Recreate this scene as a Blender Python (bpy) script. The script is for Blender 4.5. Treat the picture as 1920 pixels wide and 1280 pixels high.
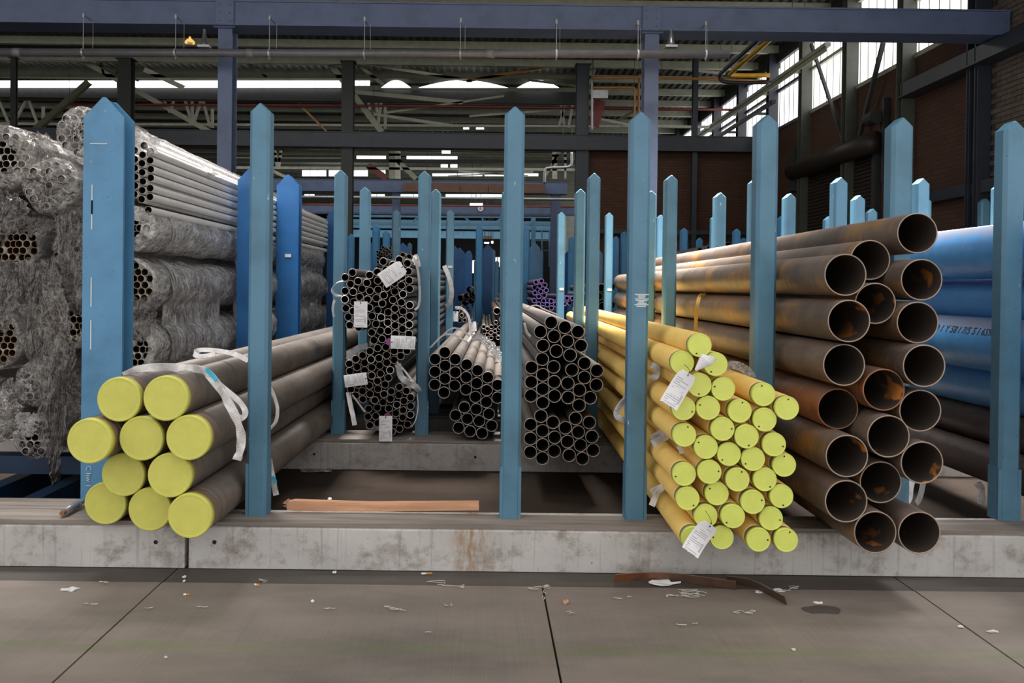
import bpy, bmesh, math, random
from mathutils import Vector, Matrix, noise
random.seed(7)
S = bpy.context.scene
for o in list(bpy.data.objects):
    bpy.data.objects.remove(o)
COL = S.collection

# ------------------------------------------------------------------ camera
F, CX, CY = 1536.0, 960.0, 640.0
YAW, PITCH, ROLL, SX, SY = 0.0018, -0.0076, 0.0122, -51.0, -91.0
CAMP = Vector((0, 0, 1.6))
_f = Vector((math.sin(YAW) * math.cos(PITCH), math.cos(YAW) * math.cos(PITCH), math.sin(PITCH)))
_r0 = Vector((math.cos(YAW), -math.sin(YAW), 0))
_u0 = _r0.cross(_f)
_r = math.cos(ROLL) * _r0 + math.sin(ROLL) * _u0
_u = -math.sin(ROLL) * _r0 + math.cos(ROLL) * _u0
cam_d = bpy.data.cameras.new('camera')
cam = bpy.data.objects.new('camera', cam_d)
COL.objects.link(cam)
cam.matrix_world = Matrix(((_r.x, _u.x, -_f.x, CAMP.x), (_r.y, _u.y, -_f.y, CAMP.y), (_r.z, _u.z, -_f.z, CAMP.z), (0, 0, 0, 1)))
cam_d.sensor_width = 36
cam_d.lens = 36 * F / 1920
cam_d.shift_x = -SX / 1920
cam_d.shift_y = SY / 1920
cam_d.clip_end = 300
S.camera = cam


def P(u, v, Y):
    """point of the place seen at photo position (u, v) on the plane at depth Y"""
    d = _r * ((u - CX - SX) / F) - _u * ((v - CY - SY) / F) + _f
    return CAMP + d * (Y / d.y)


def PZ(u, v, Z):
    d = _r * ((u - CX - SX) / F) - _u * ((v - CY - SY) / F) + _f
    return CAMP + d * ((Z - CAMP.z) / d.z)


# ------------------------------------------------------------------ light
W = bpy.data.worlds.new('sky')
S.world = W
W.use_nodes = True
W.node_tree.nodes['Background'].inputs[0].default_value = (1.0, 0.975, 0.945, 1)
W.node_tree.nodes['Background'].inputs[1].default_value = 1.15
S.view_settings.view_transform = 'Standard'
S.view_settings.look = 'None'
S.view_settings.gamma = 1
S.view_settings.use_curve_mapping = False
S.view_settings.exposure = 0.22
try:
    S.cycles.max_bounces = 8
    S.cycles.transparent_max_bounces = 24
    S.cycles.sample_clamp_indirect = 4
    S.cycles.use_denoising = True
    S.cycles.caustics_reflective = False
    S.cycles.caustics_refractive = False
except Exception:
    pass


def area(name, loc, sx, sy, power, col=(1, 0.97, 0.93), rot=(0, 0, 0)):
    l = bpy.data.lights.new(name, 'AREA')
    l.shape = 'RECTANGLE'
    l.size, l.size_y, l.energy, l.color = sx, sy, power, col
    o = bpy.data.objects.new(name, l)
    o.location, o.rotation_euler = loc, rot
    COL.objects.link(o)
    return o


sl = area('skylight_and_fill', (2.9, 9.2, 7.45), 4.4, 1.7, 760)
sl.data.spread = 1.1
sl = area('skylight_and_fill', (-3.4, 7.6, 7.45), 2.0, 2.4, 210)  # extra fill added to brighten the white tubes and milky film
sl.data.spread = 1.1
sl = area('skylight_and_fill', (5.3, 5.9, 7.45), 1.6, 1.6, 170)  # extra overhead light added to brighten the blue pipes
sl.data.spread = 1.1
area('skylight_and_fill', (-2.5, 17.5, 7.45), 13.0, 1.6, 190)  # added fill for the roof steel deeper in, under no glazing
area('skylight_and_fill', (-5.0, 29.5, 7.45), 22.0, 2.0, 330)  # added fill over the middle of the hall
area('skylight_and_fill', (-5.0, 37.0, 7.45), 22.0, 2.0, 700, (0.9, 0.97, 1))  # this and the two below are added to brighten the far zone
area('skylight_and_fill', (-5.0, 47.0, 7.45), 22.0, 2.0, 900, (0.9, 0.97, 1))
area('skylight_and_fill', (-5.0, 58.0, 7.45), 22.0, 2.0, 900, (0.9, 0.97, 1))


# ------------------------------------------------------------------ materials
def new_mat(name):
    m = bpy.data.materials.new(name)
    m.use_nodes = True
    nt = m.node_tree
    return m, nt, nt.nodes['Principled BSDF'], nt.nodes['Material Output']


def nd(nt, t, **kw):
    n = nt.nodes.new(t)
    for k, v in kw.items():
        if k in n.inputs:
            n.inputs[k].default_value = v
        else:
            setattr(n, k, v)
    return n


def ramp(nt, fac, stops):
    n = nt.nodes.new('ShaderNodeValToRGB')
    e = n.color_ramp.elements
    while len(e) > 1:
        e.remove(e[-1])
    e[0].position = stops[0][0]
    e[0].color = (*stops[0][1], 1) if len(stops[0][1]) == 3 else stops[0][1]
    for p, c in stops[1:]:
        x = e.new(p)
        x.color = (*c, 1) if len(c) == 3 else c
    nt.links.new(fac, n.inputs[0])
    return n.outputs[0]


def mixc(nt, fac, a, b, mode='MIX'):
    n = nt.nodes.new('ShaderNodeMix')
    n.data_type = 'RGBA'
    n.blend_type = mode
    for s, x in ((0, fac), (6, a), (7, b)):
        if hasattr(x, 'links'):
            nt.links.new(x, n.inputs[s])
        elif s == 0:
            n.inputs[0].default_value = x
        else:
            n.inputs[s].default_value = (*x, 1)
    return n.outputs[2]


def mth(nt, op, a, b=None, clamp=False):
    n = nt.nodes.new('ShaderNodeMath')
    n.operation = op
    n.use_clamp = clamp
    for i, x in enumerate((a, b)):
        if x is None:
            continue
        if hasattr(x, 'links'):
            nt.links.new(x, n.inputs[i])
        else:
            n.inputs[i].default_value = x
    return n.outputs[0]


def coords(nt, kind='Object', scale=(1, 1, 1), rnd=True, loc=(0, 0, 0)):
    tc = nt.nodes.new('ShaderNodeTexCoord')
    mp = nt.nodes.new('ShaderNodeMapping')
    mp.inputs['Scale'].default_value = scale
    mp.inputs['Location'].default_value = loc
    nt.links.new(tc.outputs[kind], mp.inputs[0])
    if not rnd:
        return mp.outputs[0]
    oi = nt.nodes.new('ShaderNodeObjectInfo')
    ml = nt.nodes.new('ShaderNodeVectorMath')
    ml.operation = 'MULTIPLY_ADD'
    cb = nt.nodes.new('ShaderNodeCombineXYZ')
    for i in range(3):
        nt.links.new(oi.outputs['Random'], cb.inputs[i])
    nt.links.new(cb.outputs[0], ml.inputs[0])
    ml.inputs[1].default_value = (37, 53, 71)
    nt.links.new(mp.outputs[0], ml.inputs[2])
    return ml.outputs[0]


def nz(nt, vec, scale, detail=4, rough=0.6):
    n = nt.nodes.new('ShaderNodeTexNoise')
    n.inputs['Scale'].default_value = scale
    n.inputs['Detail'].default_value = detail
    n.inputs['Roughness'].default_value = rough
    nt.links.new(vec, n.inputs['Vector'])
    return n.outputs[0]


def bump(nt, b, h, strength=0.2, dist=0.01):
    n = nt.nodes.new('ShaderNodeBump')
    n.inputs['Strength'].default_value = strength
    n.inputs['Distance'].default_value = dist
    nt.links.new(h, n.inputs['Height'])
    nt.links.new(n.outputs[0], b.inputs['Normal'])


def setc(nt, b, c):
    if hasattr(c, 'links'):
        nt.links.new(c, b.inputs['Base Color'])
    else:
        b.inputs['Base Color'].default_value = (*c, 1)


def plain(name, c, rough=0.5, metal=0.0, var=0.15, vscale=6.0, bmp=0.0):
    m, nt, b, o = new_mat(name)
    v = coords(nt)
    n = nz(nt, v, vscale)
    lo = tuple(x * (1 - var) for x in c)
    hi = tuple(min(1, x * (1 + var)) for x in c)
    setc(nt, b, ramp(nt, n, [(0.3, lo), (0.7, hi)]))
    b.inputs['Roughness'].default_value = rough
    b.inputs['Metallic'].default_value = metal
    if bmp:
        bump(nt, b, nz(nt, v, vscale * 6), bmp)
    return m


def paint(name, c, scuff=(0.45, 0.5, 0.5), rough=0.42, amount=0.66):
    """painted steel with dirt clouds and a few pale scuffs"""
    m, nt, b, o = new_mat(name)
    v = coords(nt, scale=(1, 1, 1))
    n = nz(nt, v, 3.0, 6)
    base = ramp(nt, n, [(0.25, tuple(x * 0.72 for x in c)), (0.5, c), (0.75, tuple(x * 1.12 for x in c))])
    v2 = coords(nt, scale=(1.0, 1.0, 0.35))
    n2 = nz(nt, v2, 30, 3, 0.55)
    s = ramp(nt, n2, [(amount + 0.06, (0, 0, 0)), (amount + 0.1, (1, 1, 1))])
    n3 = nz(nt, v, 60, 2)
    d = ramp(nt, n3, [(0.68, (0, 0, 0)), (0.74, (0.6, 0.6, 0.6))])
    c1 = mixc(nt, s, base, scuff)
    c2 = mixc(nt, d, c1, tuple(x * 0.3 for x in c))
    setc(nt, b, c2)
    b.inputs['Roughness'].default_value = rough
    bump(nt, b, nz(nt, v, 90, 2), 0.05)
    return m


M = {}
M['post'] = paint('post_blue', (0.086, 0.212, 0.315))
M['heavy'] = paint('heavy_post_blue', (0.085, 0.25, 0.44), amount=0.66)
M['heavy_deep'] = paint('deep_blue', (0.02, 0.13, 0.36), amount=0.68)
M['farpost'] = paint('bright_post_blue', (0.06, 0.30, 0.60), amount=0.68)
M['navy'] = paint('beam_blue', (0.085, 0.115, 0.205), scuff=(0.25, 0.27, 0.33), amount=0.7)
M['slate'] = paint('beam_slate', (0.022, 0.028, 0.038), scuff=(0.1, 0.1, 0.1), amount=0.72)
M['darksteel'] = plain('dark_steel', (0.03, 0.032, 0.032), 0.6)
M['pier'] = plain('dark_green_steel', (0.075, 0.083, 0.064), 0.6)
M['bearer'] = plain('dark_blue_bearer', (0.008, 0.03, 0.075), 0.5)
M['collar'] = plain('pipe_coupling', (0.17, 0.165, 0.165), 0.4)
M['bell'] = plain('dull_bell', (0.20, 0.20, 0.21), 0.3, 0.6)
M['greengrey'] = plain('pale_green_steel', (0.36, 0.38, 0.28), 0.55)
M['olive'] = plain('olive_steel', (0.13, 0.13, 0.075), 0.6)
M['cream'] = plain('cream_steel', (0.62, 0.60, 0.50), 0.5)
M['greypipe'] = plain('grey_plastic_pipe', (0.115, 0.112, 0.122), 0.35)
M['galv'] = plain('galvanised', (0.38, 0.39, 0.40), 0.4, 0.5)
M['orange'] = plain('ochre_pipe', (0.34, 0.15, 0.03), 0.4)
M['yellowpipe'] = plain('yellow_gas_pipe', (0.75, 0.42, 0.02), 0.4)
M['blackpipe'] = plain('black_pipe', (0.015, 0.016, 0.02), 0.4)
M['redpipe'] = plain('red_pipe', (0.20, 0.035, 0.03), 0.5)
M['brownbox'] = plain('brown_sheet', (0.11, 0.06, 0.04), 0.35)
M['lime'] = plain('lime_cap', (0.62, 0.61, 0.125), 0.45, var=0.06, vscale=14)
M['lime2'] = plain('lime_cap_bright', (0.68, 0.74, 0.15), 0.4, var=0.05, vscale=14)
M['hole'] = plain('dark_hole', (0.01, 0.01, 0.008), 0.8)
M['strap'] = plain('white_webbing', (0.62, 0.60, 0.60), 0.7, var=0.25, vscale=22, bmp=0.2)
M['strapdark'] = plain('grey_webbing', (0.40, 0.40, 0.41), 0.5, var=0.25, vscale=22)
M['ystrap'] = plain('yellow_webbing', (0.62, 0.36, 0.06), 0.7)
M['bluelabel'] = plain('cyan_label', (0.05, 0.42, 0.62), 0.3)
M['magenta'] = plain('magenta_plug', (0.33, 0.05, 0.25), 0.5)
M['white'] = plain('white_paper', (0.80, 0.80, 0.82), 0.6, var=0.05)
M['ink'] = plain('ink', (0.04, 0.04, 0.05), 0.7)
M['red'] = plain('sign_red', (0.5, 0.08, 0.07), 0.5)
M['orange_butt'] = plain('filter_orange', (0.6, 0.25, 0.05), 0.8)
M['chalk'] = plain('chalk', (0.62, 0.68, 0.7), 0.9)
M['string'] = plain('pale_string', (0.55, 0.53, 0.48), 0.7)


def m_concrete(name, c, stain=(0.20, 0.155, 0.125), rustx=None, dark=(0.2, 0.18, 0.17)):
    m, nt, b, o = new_mat(name)
    v = coords(nt, rnd=False)
    n = nz(nt, v, 1.6, 6, 0.65)
    base = ramp(nt, n, [(0.3, tuple(x * 0.82 for x in c)), (0.7, tuple(x * 1.12 for x in c))])
    n2 = nz(nt, coords(nt, scale=(1, 1, 1.4), rnd=False, loc=(3, 1, 2)), 4.5, 5, 0.62)
    n2 = mth(nt, 'ADD', mth(nt, 'MULTIPLY', n2, 0.6), mth(nt, 'MULTIPLY', nz(nt, coords(nt, rnd=False, loc=(8, 2, 2)), 19, 4, 0.7), 0.4))
    s = ramp(nt, n2, [(0.49, (0, 0, 0)), (0.64, (0.72, 0.72, 0.72))])
    c1 = mixc(nt, s, base, stain)
    # vertical run streaks
    n3 = nz(nt, coords(nt, scale=(16, 16, 0.6), rnd=False), 2.0, 3)
    s3 = ramp(nt, n3, [(0.56, (0, 0, 0)), (0.72, (0.5, 0.5, 0.5))])
    c2 = mixc(nt, s3, c1, dark)
    n4 = nz(nt, v, 42, 2, 0.5)
    s4 = ramp(nt, n4, [(0.71, (0, 0, 0)), (0.75, (0.8, 0.8, 0.8))])
    c3 = mixc(nt, s4, c2, (0.08, 0.07, 0.065))
    if rustx is not None:
        tc = nt.nodes.new('ShaderNodeTexCoord')
        sp = nt.nodes.new('ShaderNodeSeparateXYZ')
        nt.links.new(tc.outputs['Object'], sp.inputs[0])
        dx = mth(nt, 'ABSOLUTE', mth(nt, 'SUBTRACT', sp.outputs[0], rustx))
        near = mth(nt, 'SUBTRACT', 1.0, mth(nt, 'MULTIPLY', dx, 7.0), True)
        n5 = nz(nt, coords(nt, scale=(9, 9, 3.0), rnd=False), 3.0, 4)
        k = mth(nt, 'MULTIPLY', near, ramp(nt, n5, [(0.42, (0, 0, 0)), (0.6, (1, 1, 1))]))
        c3 = mixc(nt, k, c3, (0.34, 0.19, 0.085))
    setc(nt, b, c3)
    b.inputs['Roughness'].default_value = 0.85
    bump(nt, b, nz(nt, v, 60, 4), 0.25, 0.006)
    return m


M['kerb'] = m_concrete('kerb_concrete', (0.54, 0.525, 0.51), rustx=-0.05)
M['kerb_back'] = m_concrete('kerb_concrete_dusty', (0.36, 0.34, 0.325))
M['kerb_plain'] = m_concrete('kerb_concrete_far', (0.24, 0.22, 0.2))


def m_floor(name, c, band=True):
    m, nt, b, o = new_mat(name)
    v = coords(nt, rnd=False)
    n = nz(nt, coords(nt, scale=(0.55, 1.6, 1), rnd=False), 1.5, 6, 0.65)
    base = ramp(nt, n, [(0.32, tuple(x * 0.55 for x in c)), (0.5, c), (0.68, tuple(x * 1.35 for x in c))])
    # broom marks: fine lines running away from the camera
    n2 = nz(nt, coords(nt, scale=(60, 0.6, 1), rnd=False), 2.0, 3)
    c1 = mixc(nt, 0.42, base, ramp(nt, n2, [(0.3, tuple(x * 0.82 for x in c)), (0.7, tuple(x * 1.15 for x in c))]))
    n4 = nz(nt, v, 30, 3, 0.6)
    s4 = ramp(nt, n4, [(0.68, (0, 0, 0)), (0.76, (0.5, 0.5, 0.5))])
    c1 = mixc(nt, s4, c1, tuple(x * 0.5 for x in c))
    if band:
        tc = nt.nodes.new('ShaderNodeTexCoord')
        sp = nt.nodes.new('ShaderNodeSeparateXYZ')
        nt.links.new(tc.outputs['Object'], sp.inputs[0])
        dy = mth(nt, 'ABSOLUTE', mth(nt, 'SUBTRACT', sp.outputs[1], 3.60))
        k = mth(nt, 'SUBTRACT', 1.0, mth(nt, 'MULTIPLY', dy, 11.0), True)
        n5 = nz(nt, coords(nt, scale=(1.3, 7, 1), rnd=False), 2.4, 4)
        k = mth(nt, 'MULTIPLY', k, ramp(nt, n5, [(0.35, (0.0, 0.0, 0.0)), (0.7, (0.75, 0.75, 0.75))]))
        c1 = mixc(nt, k, c1, (0.135, 0.175, 0.065))
    setc(nt, b, c1)
    b.inputs['Roughness'].default_value = 0.62
    bump(nt, b, n2, 0.12, 0.003)
    return m


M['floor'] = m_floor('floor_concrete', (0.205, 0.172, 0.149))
M['strip'] = m_floor('dark_concrete', (0.075, 0.062, 0.054), False)
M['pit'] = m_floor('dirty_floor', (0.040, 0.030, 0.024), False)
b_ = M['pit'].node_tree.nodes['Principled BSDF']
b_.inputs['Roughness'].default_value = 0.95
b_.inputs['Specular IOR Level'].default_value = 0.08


def m_wood(name, c, dark=0.55, sc=(1.2, 14, 14)):
    m, nt, b, o = new_mat(name)
    n = nz(nt, coords(nt, scale=sc), 2.2, 5, 0.65)
    setc(nt, b, ramp(nt, n, [(0.3, tuple(x * dark for x in c)), (0.55, c), (0.75, tuple(min(1, x * 1.3) for x in c))]))
    b.inputs['Roughness'].default_value = 0.75
    bump(nt, b, n, 0.25, 0.004)
    return m


M['board'] = m_wood('weathered_board', (0.27, 0.235, 0.21), 0.62, (0.6, 9, 9))
M['board'].node_tree.nodes['Principled BSDF'].inputs['Specular IOR Level'].default_value = 0.15
M['board'].node_tree.nodes['Principled BSDF'].inputs['Roughness'].default_value = 0.95
M['lath'] = m_wood('fresh_pine', (0.60, 0.32, 0.185), 0.75)


def dust(nt, c, col, lo=0.62, hi=1.05, k=0.6):
    """pale dust lying on the upward-facing side"""
    g = nt.nodes.new('ShaderNodeNewGeometry')
    sp = nt.nodes.new('ShaderNodeSeparateXYZ')
    nt.links.new(g.outputs['Normal'], sp.inputs[0])
    up = mth(nt, 'ADD', sp.outputs[2], mth(nt, 'MULTIPLY', mth(nt, 'SUBTRACT', nz(nt, coords(nt), 8, 5), 0.5), 0.7))
    return mixc(nt, ramp(nt, up, [(lo, (0, 0, 0)), (hi, (k, k, k))]), c, col)


def m_rust(name, c, orange, amt=0.55):
    m, nt, b, o = new_mat(name)
    v = coords(nt, scale=(1, 0.45, 1))
    n = nz(nt, v, 4.0, 7, 0.7)
    base = ramp(nt, n, [(0.25, tuple(x * 0.5 for x in c)), (0.5, c), (0.78, tuple(x * 1.55 for x in c))])
    # rust broken up into short streaks round the girth
    n2 = nz(nt, coords(nt, scale=(1.2, 0.5, 1.2), loc=(5, 2, 1)), 2.6, 3, 0.6)
    n2b = nz(nt, coords(nt, scale=(2.0, 14, 2.0), loc=(1, 2, 7)), 2.5, 6, 0.75)
    k = mth(nt, 'ADD', mth(nt, 'MULTIPLY', n2, 0.62), mth(nt, 'MULTIPLY', n2b, 0.38))
    s = ramp(nt, k, [(amt - 0.03, (0, 0, 0)), (amt + 0.05, (0.9, 0.9, 0.9))])
    c1 = mixc(nt, s, base, orange)
    n3 = nz(nt, coords(nt, scale=(0.01, 3.0, 0.01)), 2.0, 3)
    s3 = ramp(nt, n3, [(0.36, (0.5, 0.5, 0.5)), (0.5, (0, 0, 0))])
    c2 = mixc(nt, s3, c1, tuple(x * 0.55 for x in c))
    c3 = dust(nt, c2, (0.25, 0.185, 0.155), 0.55, 1.0, 0.78)
    setc(nt, b, c3)
    b.inputs['Roughness'].default_value = 0.5
    b.inputs['Metallic'].default_value = 0.1
    bump(nt, b, nz(nt, v, 50, 3), 0.15, 0.004)
    return m


M['rust_out'] = m_rust('rusty_pipe_outside', (0.125, 0.093, 0.073), (0.31, 0.155, 0.04), 0.535)
M['rust_red'] = m_rust('red_rust_pipe_outside', (0.16, 0.072, 0.042), (0.33, 0.12, 0.035), 0.5)


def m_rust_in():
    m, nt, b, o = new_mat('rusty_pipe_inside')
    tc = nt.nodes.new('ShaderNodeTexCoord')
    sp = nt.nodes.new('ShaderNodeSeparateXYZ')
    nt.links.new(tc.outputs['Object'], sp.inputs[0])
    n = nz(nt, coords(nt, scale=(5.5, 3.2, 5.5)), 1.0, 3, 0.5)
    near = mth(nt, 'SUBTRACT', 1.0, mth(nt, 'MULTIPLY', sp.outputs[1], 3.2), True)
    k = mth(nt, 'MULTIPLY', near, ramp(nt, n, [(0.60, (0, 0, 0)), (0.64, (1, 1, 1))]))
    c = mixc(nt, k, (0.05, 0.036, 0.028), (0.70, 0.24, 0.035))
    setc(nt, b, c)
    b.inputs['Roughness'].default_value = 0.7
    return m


M['rust_in'] = m_rust_in()
M['rust_rim'] = plain('rusty_rim', (0.36, 0.27, 0.21), 0.42, 0.2)
M['rust_rim2'] = plain('red_rusty_rim', (0.30, 0.13, 0.07), 0.5, 0.3)


def m_steel_out(name, c, ring=0.6, dk=0.6, var=0.3):
    m, nt, b, o = new_mat(name)
    n = nz(nt, coords(nt, scale=(1, 0.5, 1)), 6.0, 5, 0.65)
    base = ramp(nt, n, [(0.3, tuple(x * (1 - var) for x in c)), (0.7, tuple(min(0.9, x * (1 + var)) for x in c))])
    n3 = nz(nt, coords(nt, scale=(0.01, 5.0, 0.01)), 3.0, 2)
    s3 = ramp(nt, n3, [(0.34, (ring, ring, ring)), (0.42, (0, 0, 0))])
    setc(nt, b, dust(nt, mixc(nt, s3, base, tuple(x * 0.55 for x in c)), tuple(min(0.9, x * 1.3 + 0.02) for x in c), k=dk))
    b.inputs['Roughness'].default_value = 0.48
    b.inputs['Metallic'].default_value = 0.12
    return m


M['tube_out'] = m_steel_out('tube_outside', (0.115, 0.093, 0.079), 0.6, 0.3)
M['tube_dark'] = m_steel_out('dark_tube_outside', (0.07, 0.06, 0.055))
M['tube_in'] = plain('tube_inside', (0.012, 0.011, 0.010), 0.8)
M['rim'] = plain('cut_rim', (0.50, 0.44, 0.40), 0.35, 0.35, var=0.3, vscale=20)
M['rim_bright'] = plain('bright_cut_rim', (0.95, 0.93, 0.90), 0.3, 0.55, var=0.05)
M['white_out'] = m_steel_out('white_tube_outside', (0.86, 0.84, 0.82), 0.08, 0.2, 0.1)
M['white_out'].node_tree.nodes['Principled BSDF'].inputs['Metallic'].default_value = 0
M['white_rim'] = plain('pale_tube_rim', (0.5, 0.42, 0.34), 0.5, 0.2)
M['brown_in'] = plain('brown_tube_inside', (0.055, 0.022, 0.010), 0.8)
M['brown_rim'] = plain('brown_tube_rim', (0.42, 0.32, 0.2), 0.5, 0.2)
M['coat'] = m_steel_out('grey_coating', (0.118, 0.097, 0.083), 0.45)
M['tape'] = plain('brown_end_band', (0.175, 0.12, 0.085), 0.45)
M['yellow'] = m_steel_out('yellow_coating', (0.90, 0.575, 0.165), 0.08, 0.25, 0.1)
M['yellow'].node_tree.nodes['Principled BSDF'].inputs['Metallic'].default_value = 0
M['yellow'].node_tree.nodes['Principled BSDF'].inputs['Roughness'].default_value = 0.42
M['strip_rust'] = m_rust('strip_rust', (0.085, 0.05, 0.035), (0.20, 0.075, 0.03), 0.52)
M['steel_end'] = plain('bare_pipe_end', (0.22, 0.20, 0.17), 0.4, 0.4)
M['purple_out'] = plain('purple_tube', (0.10, 0.06, 0.21), 0.5)
M['purple_rim'] = plain('purple_rim', (0.22, 0.15, 0.42), 0.5)
M['purple_in'] = plain('purple_inside', (0.02, 0.012, 0.05), 0.6)
M['dark_coat'] = m_rust('dark_brown_coating', (0.062, 0.043, 0.04), (0.085, 0.055, 0.05), 0.55)
M['pine_brown'] = plain('brown_tube', (0.2, 0.11, 0.05), 0.6)


def m_bluepipe():
    m, nt, b, o = new_mat('dusty_blue_plastic')
    v = coords(nt)
    g = nt.nodes.new('ShaderNodeNewGeometry')
    sp = nt.nodes.new('ShaderNodeSeparateXYZ')
    nt.links.new(g.outputs['Normal'], sp.inputs[0])
    up = mth(nt, 'ADD', sp.outputs[2], mth(nt, 'MULTIPLY', nz(nt, v, 7, 5), 0.5))
    s = ramp(nt, up, [(0.72, (0, 0, 0)), (1.0, (0.75, 0.75, 0.75))])
    base = ramp(nt, nz(nt, v, 9, 4), [(0.3, (0.07, 0.32, 0.76)), (0.7, (0.11, 0.42, 0.88))])
    setc(nt, b, mixc(nt, s, base, (0.36, 0.33, 0.36)))
    b.inputs['Roughness'].default_value = 0.4
    return m


M['bluepipe'] = m_bluepipe()


def m_film(name, col, lo, hi, scale=9.0, stretch=(1, 1, 1), rough=0.16):
    """crumpled plastic film: part see-through, part milky, with highlights painted along sharp creases"""
    m, nt, b, o = new_mat(name)
    v = coords(nt, scale=stretch)
    n = nz(nt, v, scale, 6, 0.7)
    fac = ramp(nt, n, [(0.34, (lo, lo, lo)), (0.66, (hi, hi, hi))])
    r = nz(nt, v, scale * 1.2, 3, 0.55)
    ridge = mth(nt, 'ABSOLUTE', mth(nt, 'SUBTRACT', r, 0.5))
    r2 = nz(nt, v, scale * 2.6, 3, 0.55)
    ridge2 = mth(nt, 'ABSOLUTE', mth(nt, 'SUBTRACT', r2, 0.5))
    h = mth(nt, 'ADD', mth(nt, 'MULTIPLY', ridge, 2.2), mth(nt, 'MULTIPLY', ridge2, 0.8))
    crease = ramp(nt, mth(nt, 'MINIMUM', ridge, mth(nt, 'MULTIPLY', ridge2, 1.6)), [(0.0, (1, 1, 1)), (0.03, (0, 0, 0))])
    dark = ramp(nt, nz(nt, v, scale * 2.2, 5, 0.7), [(0.32, tuple(x * 0.35 for x in col)), (0.68, col)])
    setc(nt, b, mixc(nt, mth(nt, 'MULTIPLY', crease, 0.7), dark, tuple(min(0.85, x * 2.2) for x in col)))  # crease colour lightened to act as a painted highlight
    b.inputs['Roughness'].default_value = rough
    b.inputs['Specular IOR Level'].default_value = 1.0
    bump(nt, b, h, 1.0, 0.035)
    tr = nt.nodes.new('ShaderNodeBsdfTransparent')
    mx = nt.nodes.new('ShaderNodeMixShader')
    nt.links.new(mth(nt, 'MAXIMUM', fac, mth(nt, 'MULTIPLY', crease, 0.8)), mx.inputs[0])
    nt.links.new(tr.outputs[0], mx.inputs[1])
    nt.links.new(b.outputs[0], mx.inputs[2])
    nt.links.new(mx.outputs[0], o.inputs[0])
    return m


M['film_grey'] = m_film('grey_film', (0.23, 0.21, 0.195), 0.30, 0.88, 7.0)
M['film_clear'] = m_film('clear_film', (0.36, 0.34, 0.33), 0.10, 0.55, 6.0)
M['film_white'] = m_film('milky_film', (0.68, 0.64, 0.60), 0.5, 0.95, 7.0, (1, 0.6, 1))
M['film_side'] = m_film('loose_side_film', (0.55, 0.52, 0.49), 0.35, 0.95, 5.0, (1, 1.0, 0.55))
M['film_drape'] = m_film('hanging_film', (0.15, 0.135, 0.125), 0.4, 0.95, 8.0, (1.5, 1.5, 0.45))
M['film_tape'] = m_film('clear_tape', (0.72, 0.72, 0.74), 0.35, 0.8, 20)


def m_brick(name, c1, c2, mortar, scale):
    m, nt, b, o = new_mat(name)
    tc = nt.nodes.new('ShaderNodeTexCoord')
    sp = nt.nodes.new('ShaderNodeSeparateXYZ')
    nt.links.new(tc.outputs['Object'], sp.inputs[0])
    cb = nt.nodes.new('ShaderNodeCombineXYZ')
    nt.links.new(mth(nt, 'ADD', sp.outputs[0], sp.outputs[1]), cb.inputs[0])
    nt.links.new(sp.outputs[2], cb.inputs[1])
    br = nt.nodes.new('ShaderNodeTexBrick')
    br.inputs['Color1'].default_value = (*c1, 1)
    br.inputs['Color2'].default_value = (*c2, 1)
    br.inputs['Mortar'].default_value = (*mortar, 1)
    br.inputs['Scale'].default_value = 1
    br.inputs['Brick Width'].default_value = 0.225
    br.inputs['Row Height'].default_value = 0.075
    br.inputs['Mortar Size'].default_value = 0.009
    nt.links.new(cb.outputs[0], br.inputs['Vector'])
    n = nz(nt, coords(nt, rnd=False), 1.1, 4)
    setc(nt, b, mixc(nt, ramp(nt, n, [(0.3, (0.5, 0.5, 0.5)), (0.7, (0, 0, 0))]), br.outputs[0], tuple(x * 0.5 for x in c1)))
    b.inputs['Roughness'].default_value = 0.9
    bump(nt, b, br.outputs['Fac'], -0.5, 0.02)
    return m


M['brick'] = m_brick('red_brown_brick', (0.10, 0.040, 0.020), (0.072, 0.030, 0.016), (0.04, 0.025, 0.018), 1)
M['brick_grey'] = m_brick('grey_brick', (0.12, 0.10, 0.082), (0.085, 0.072, 0.06), (0.06, 0.052, 0.045), 1)
def m_brick_piece(name, cols):
    m, nt, b, o = new_mat(name)
    oi = nt.nodes.new('ShaderNodeObjectInfo')
    n = nz(nt, coords(nt), 14, 4)
    c = ramp(nt, oi.outputs['Random'], [(i / (len(cols) - 1), q) for i, q in enumerate(cols)])
    setc(nt, b, mixc(nt, ramp(nt, n, [(0.35, (0.5, 0.5, 0.5)), (0.65, (0, 0, 0))]), c, tuple(x * 0.5 for x in cols[0])))
    b.inputs['Roughness'].default_value = 0.9
    bump(nt, b, n, 0.3, 0.005)
    return m


M['brick_piece'] = m_brick_piece('weathered_brick', [(0.10, 0.075, 0.058), (0.135, 0.11, 0.09), (0.115, 0.085, 0.065), (0.15, 0.13, 0.11)])
M['mortar'] = plain('mortar', (0.05, 0.045, 0.04), 0.95)
M['roof'] = plain('roof_sheet', (0.085, 0.088, 0.068), 0.7, var=0.25, vscale=2)
M['shutter'] = plain('shutter_slat', (0.028, 0.021, 0.015), 0.5, 0.2)
M['darkwall'] = plain('dark_wall', (0.03, 0.032, 0.032), 0.9)


def m_glow(name, c, s, sample=False):
    m, nt, b, o = new_mat(name)
    e = nt.nodes.new('ShaderNodeEmission')
    e.inputs[0].default_value = (*c, 1)
    e.inputs[1].default_value = s
    nt.links.new(e.outputs[0], o.inputs[0])
    if not sample:
        m.cycles.emission_sampling = 'NONE'
    return m


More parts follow.
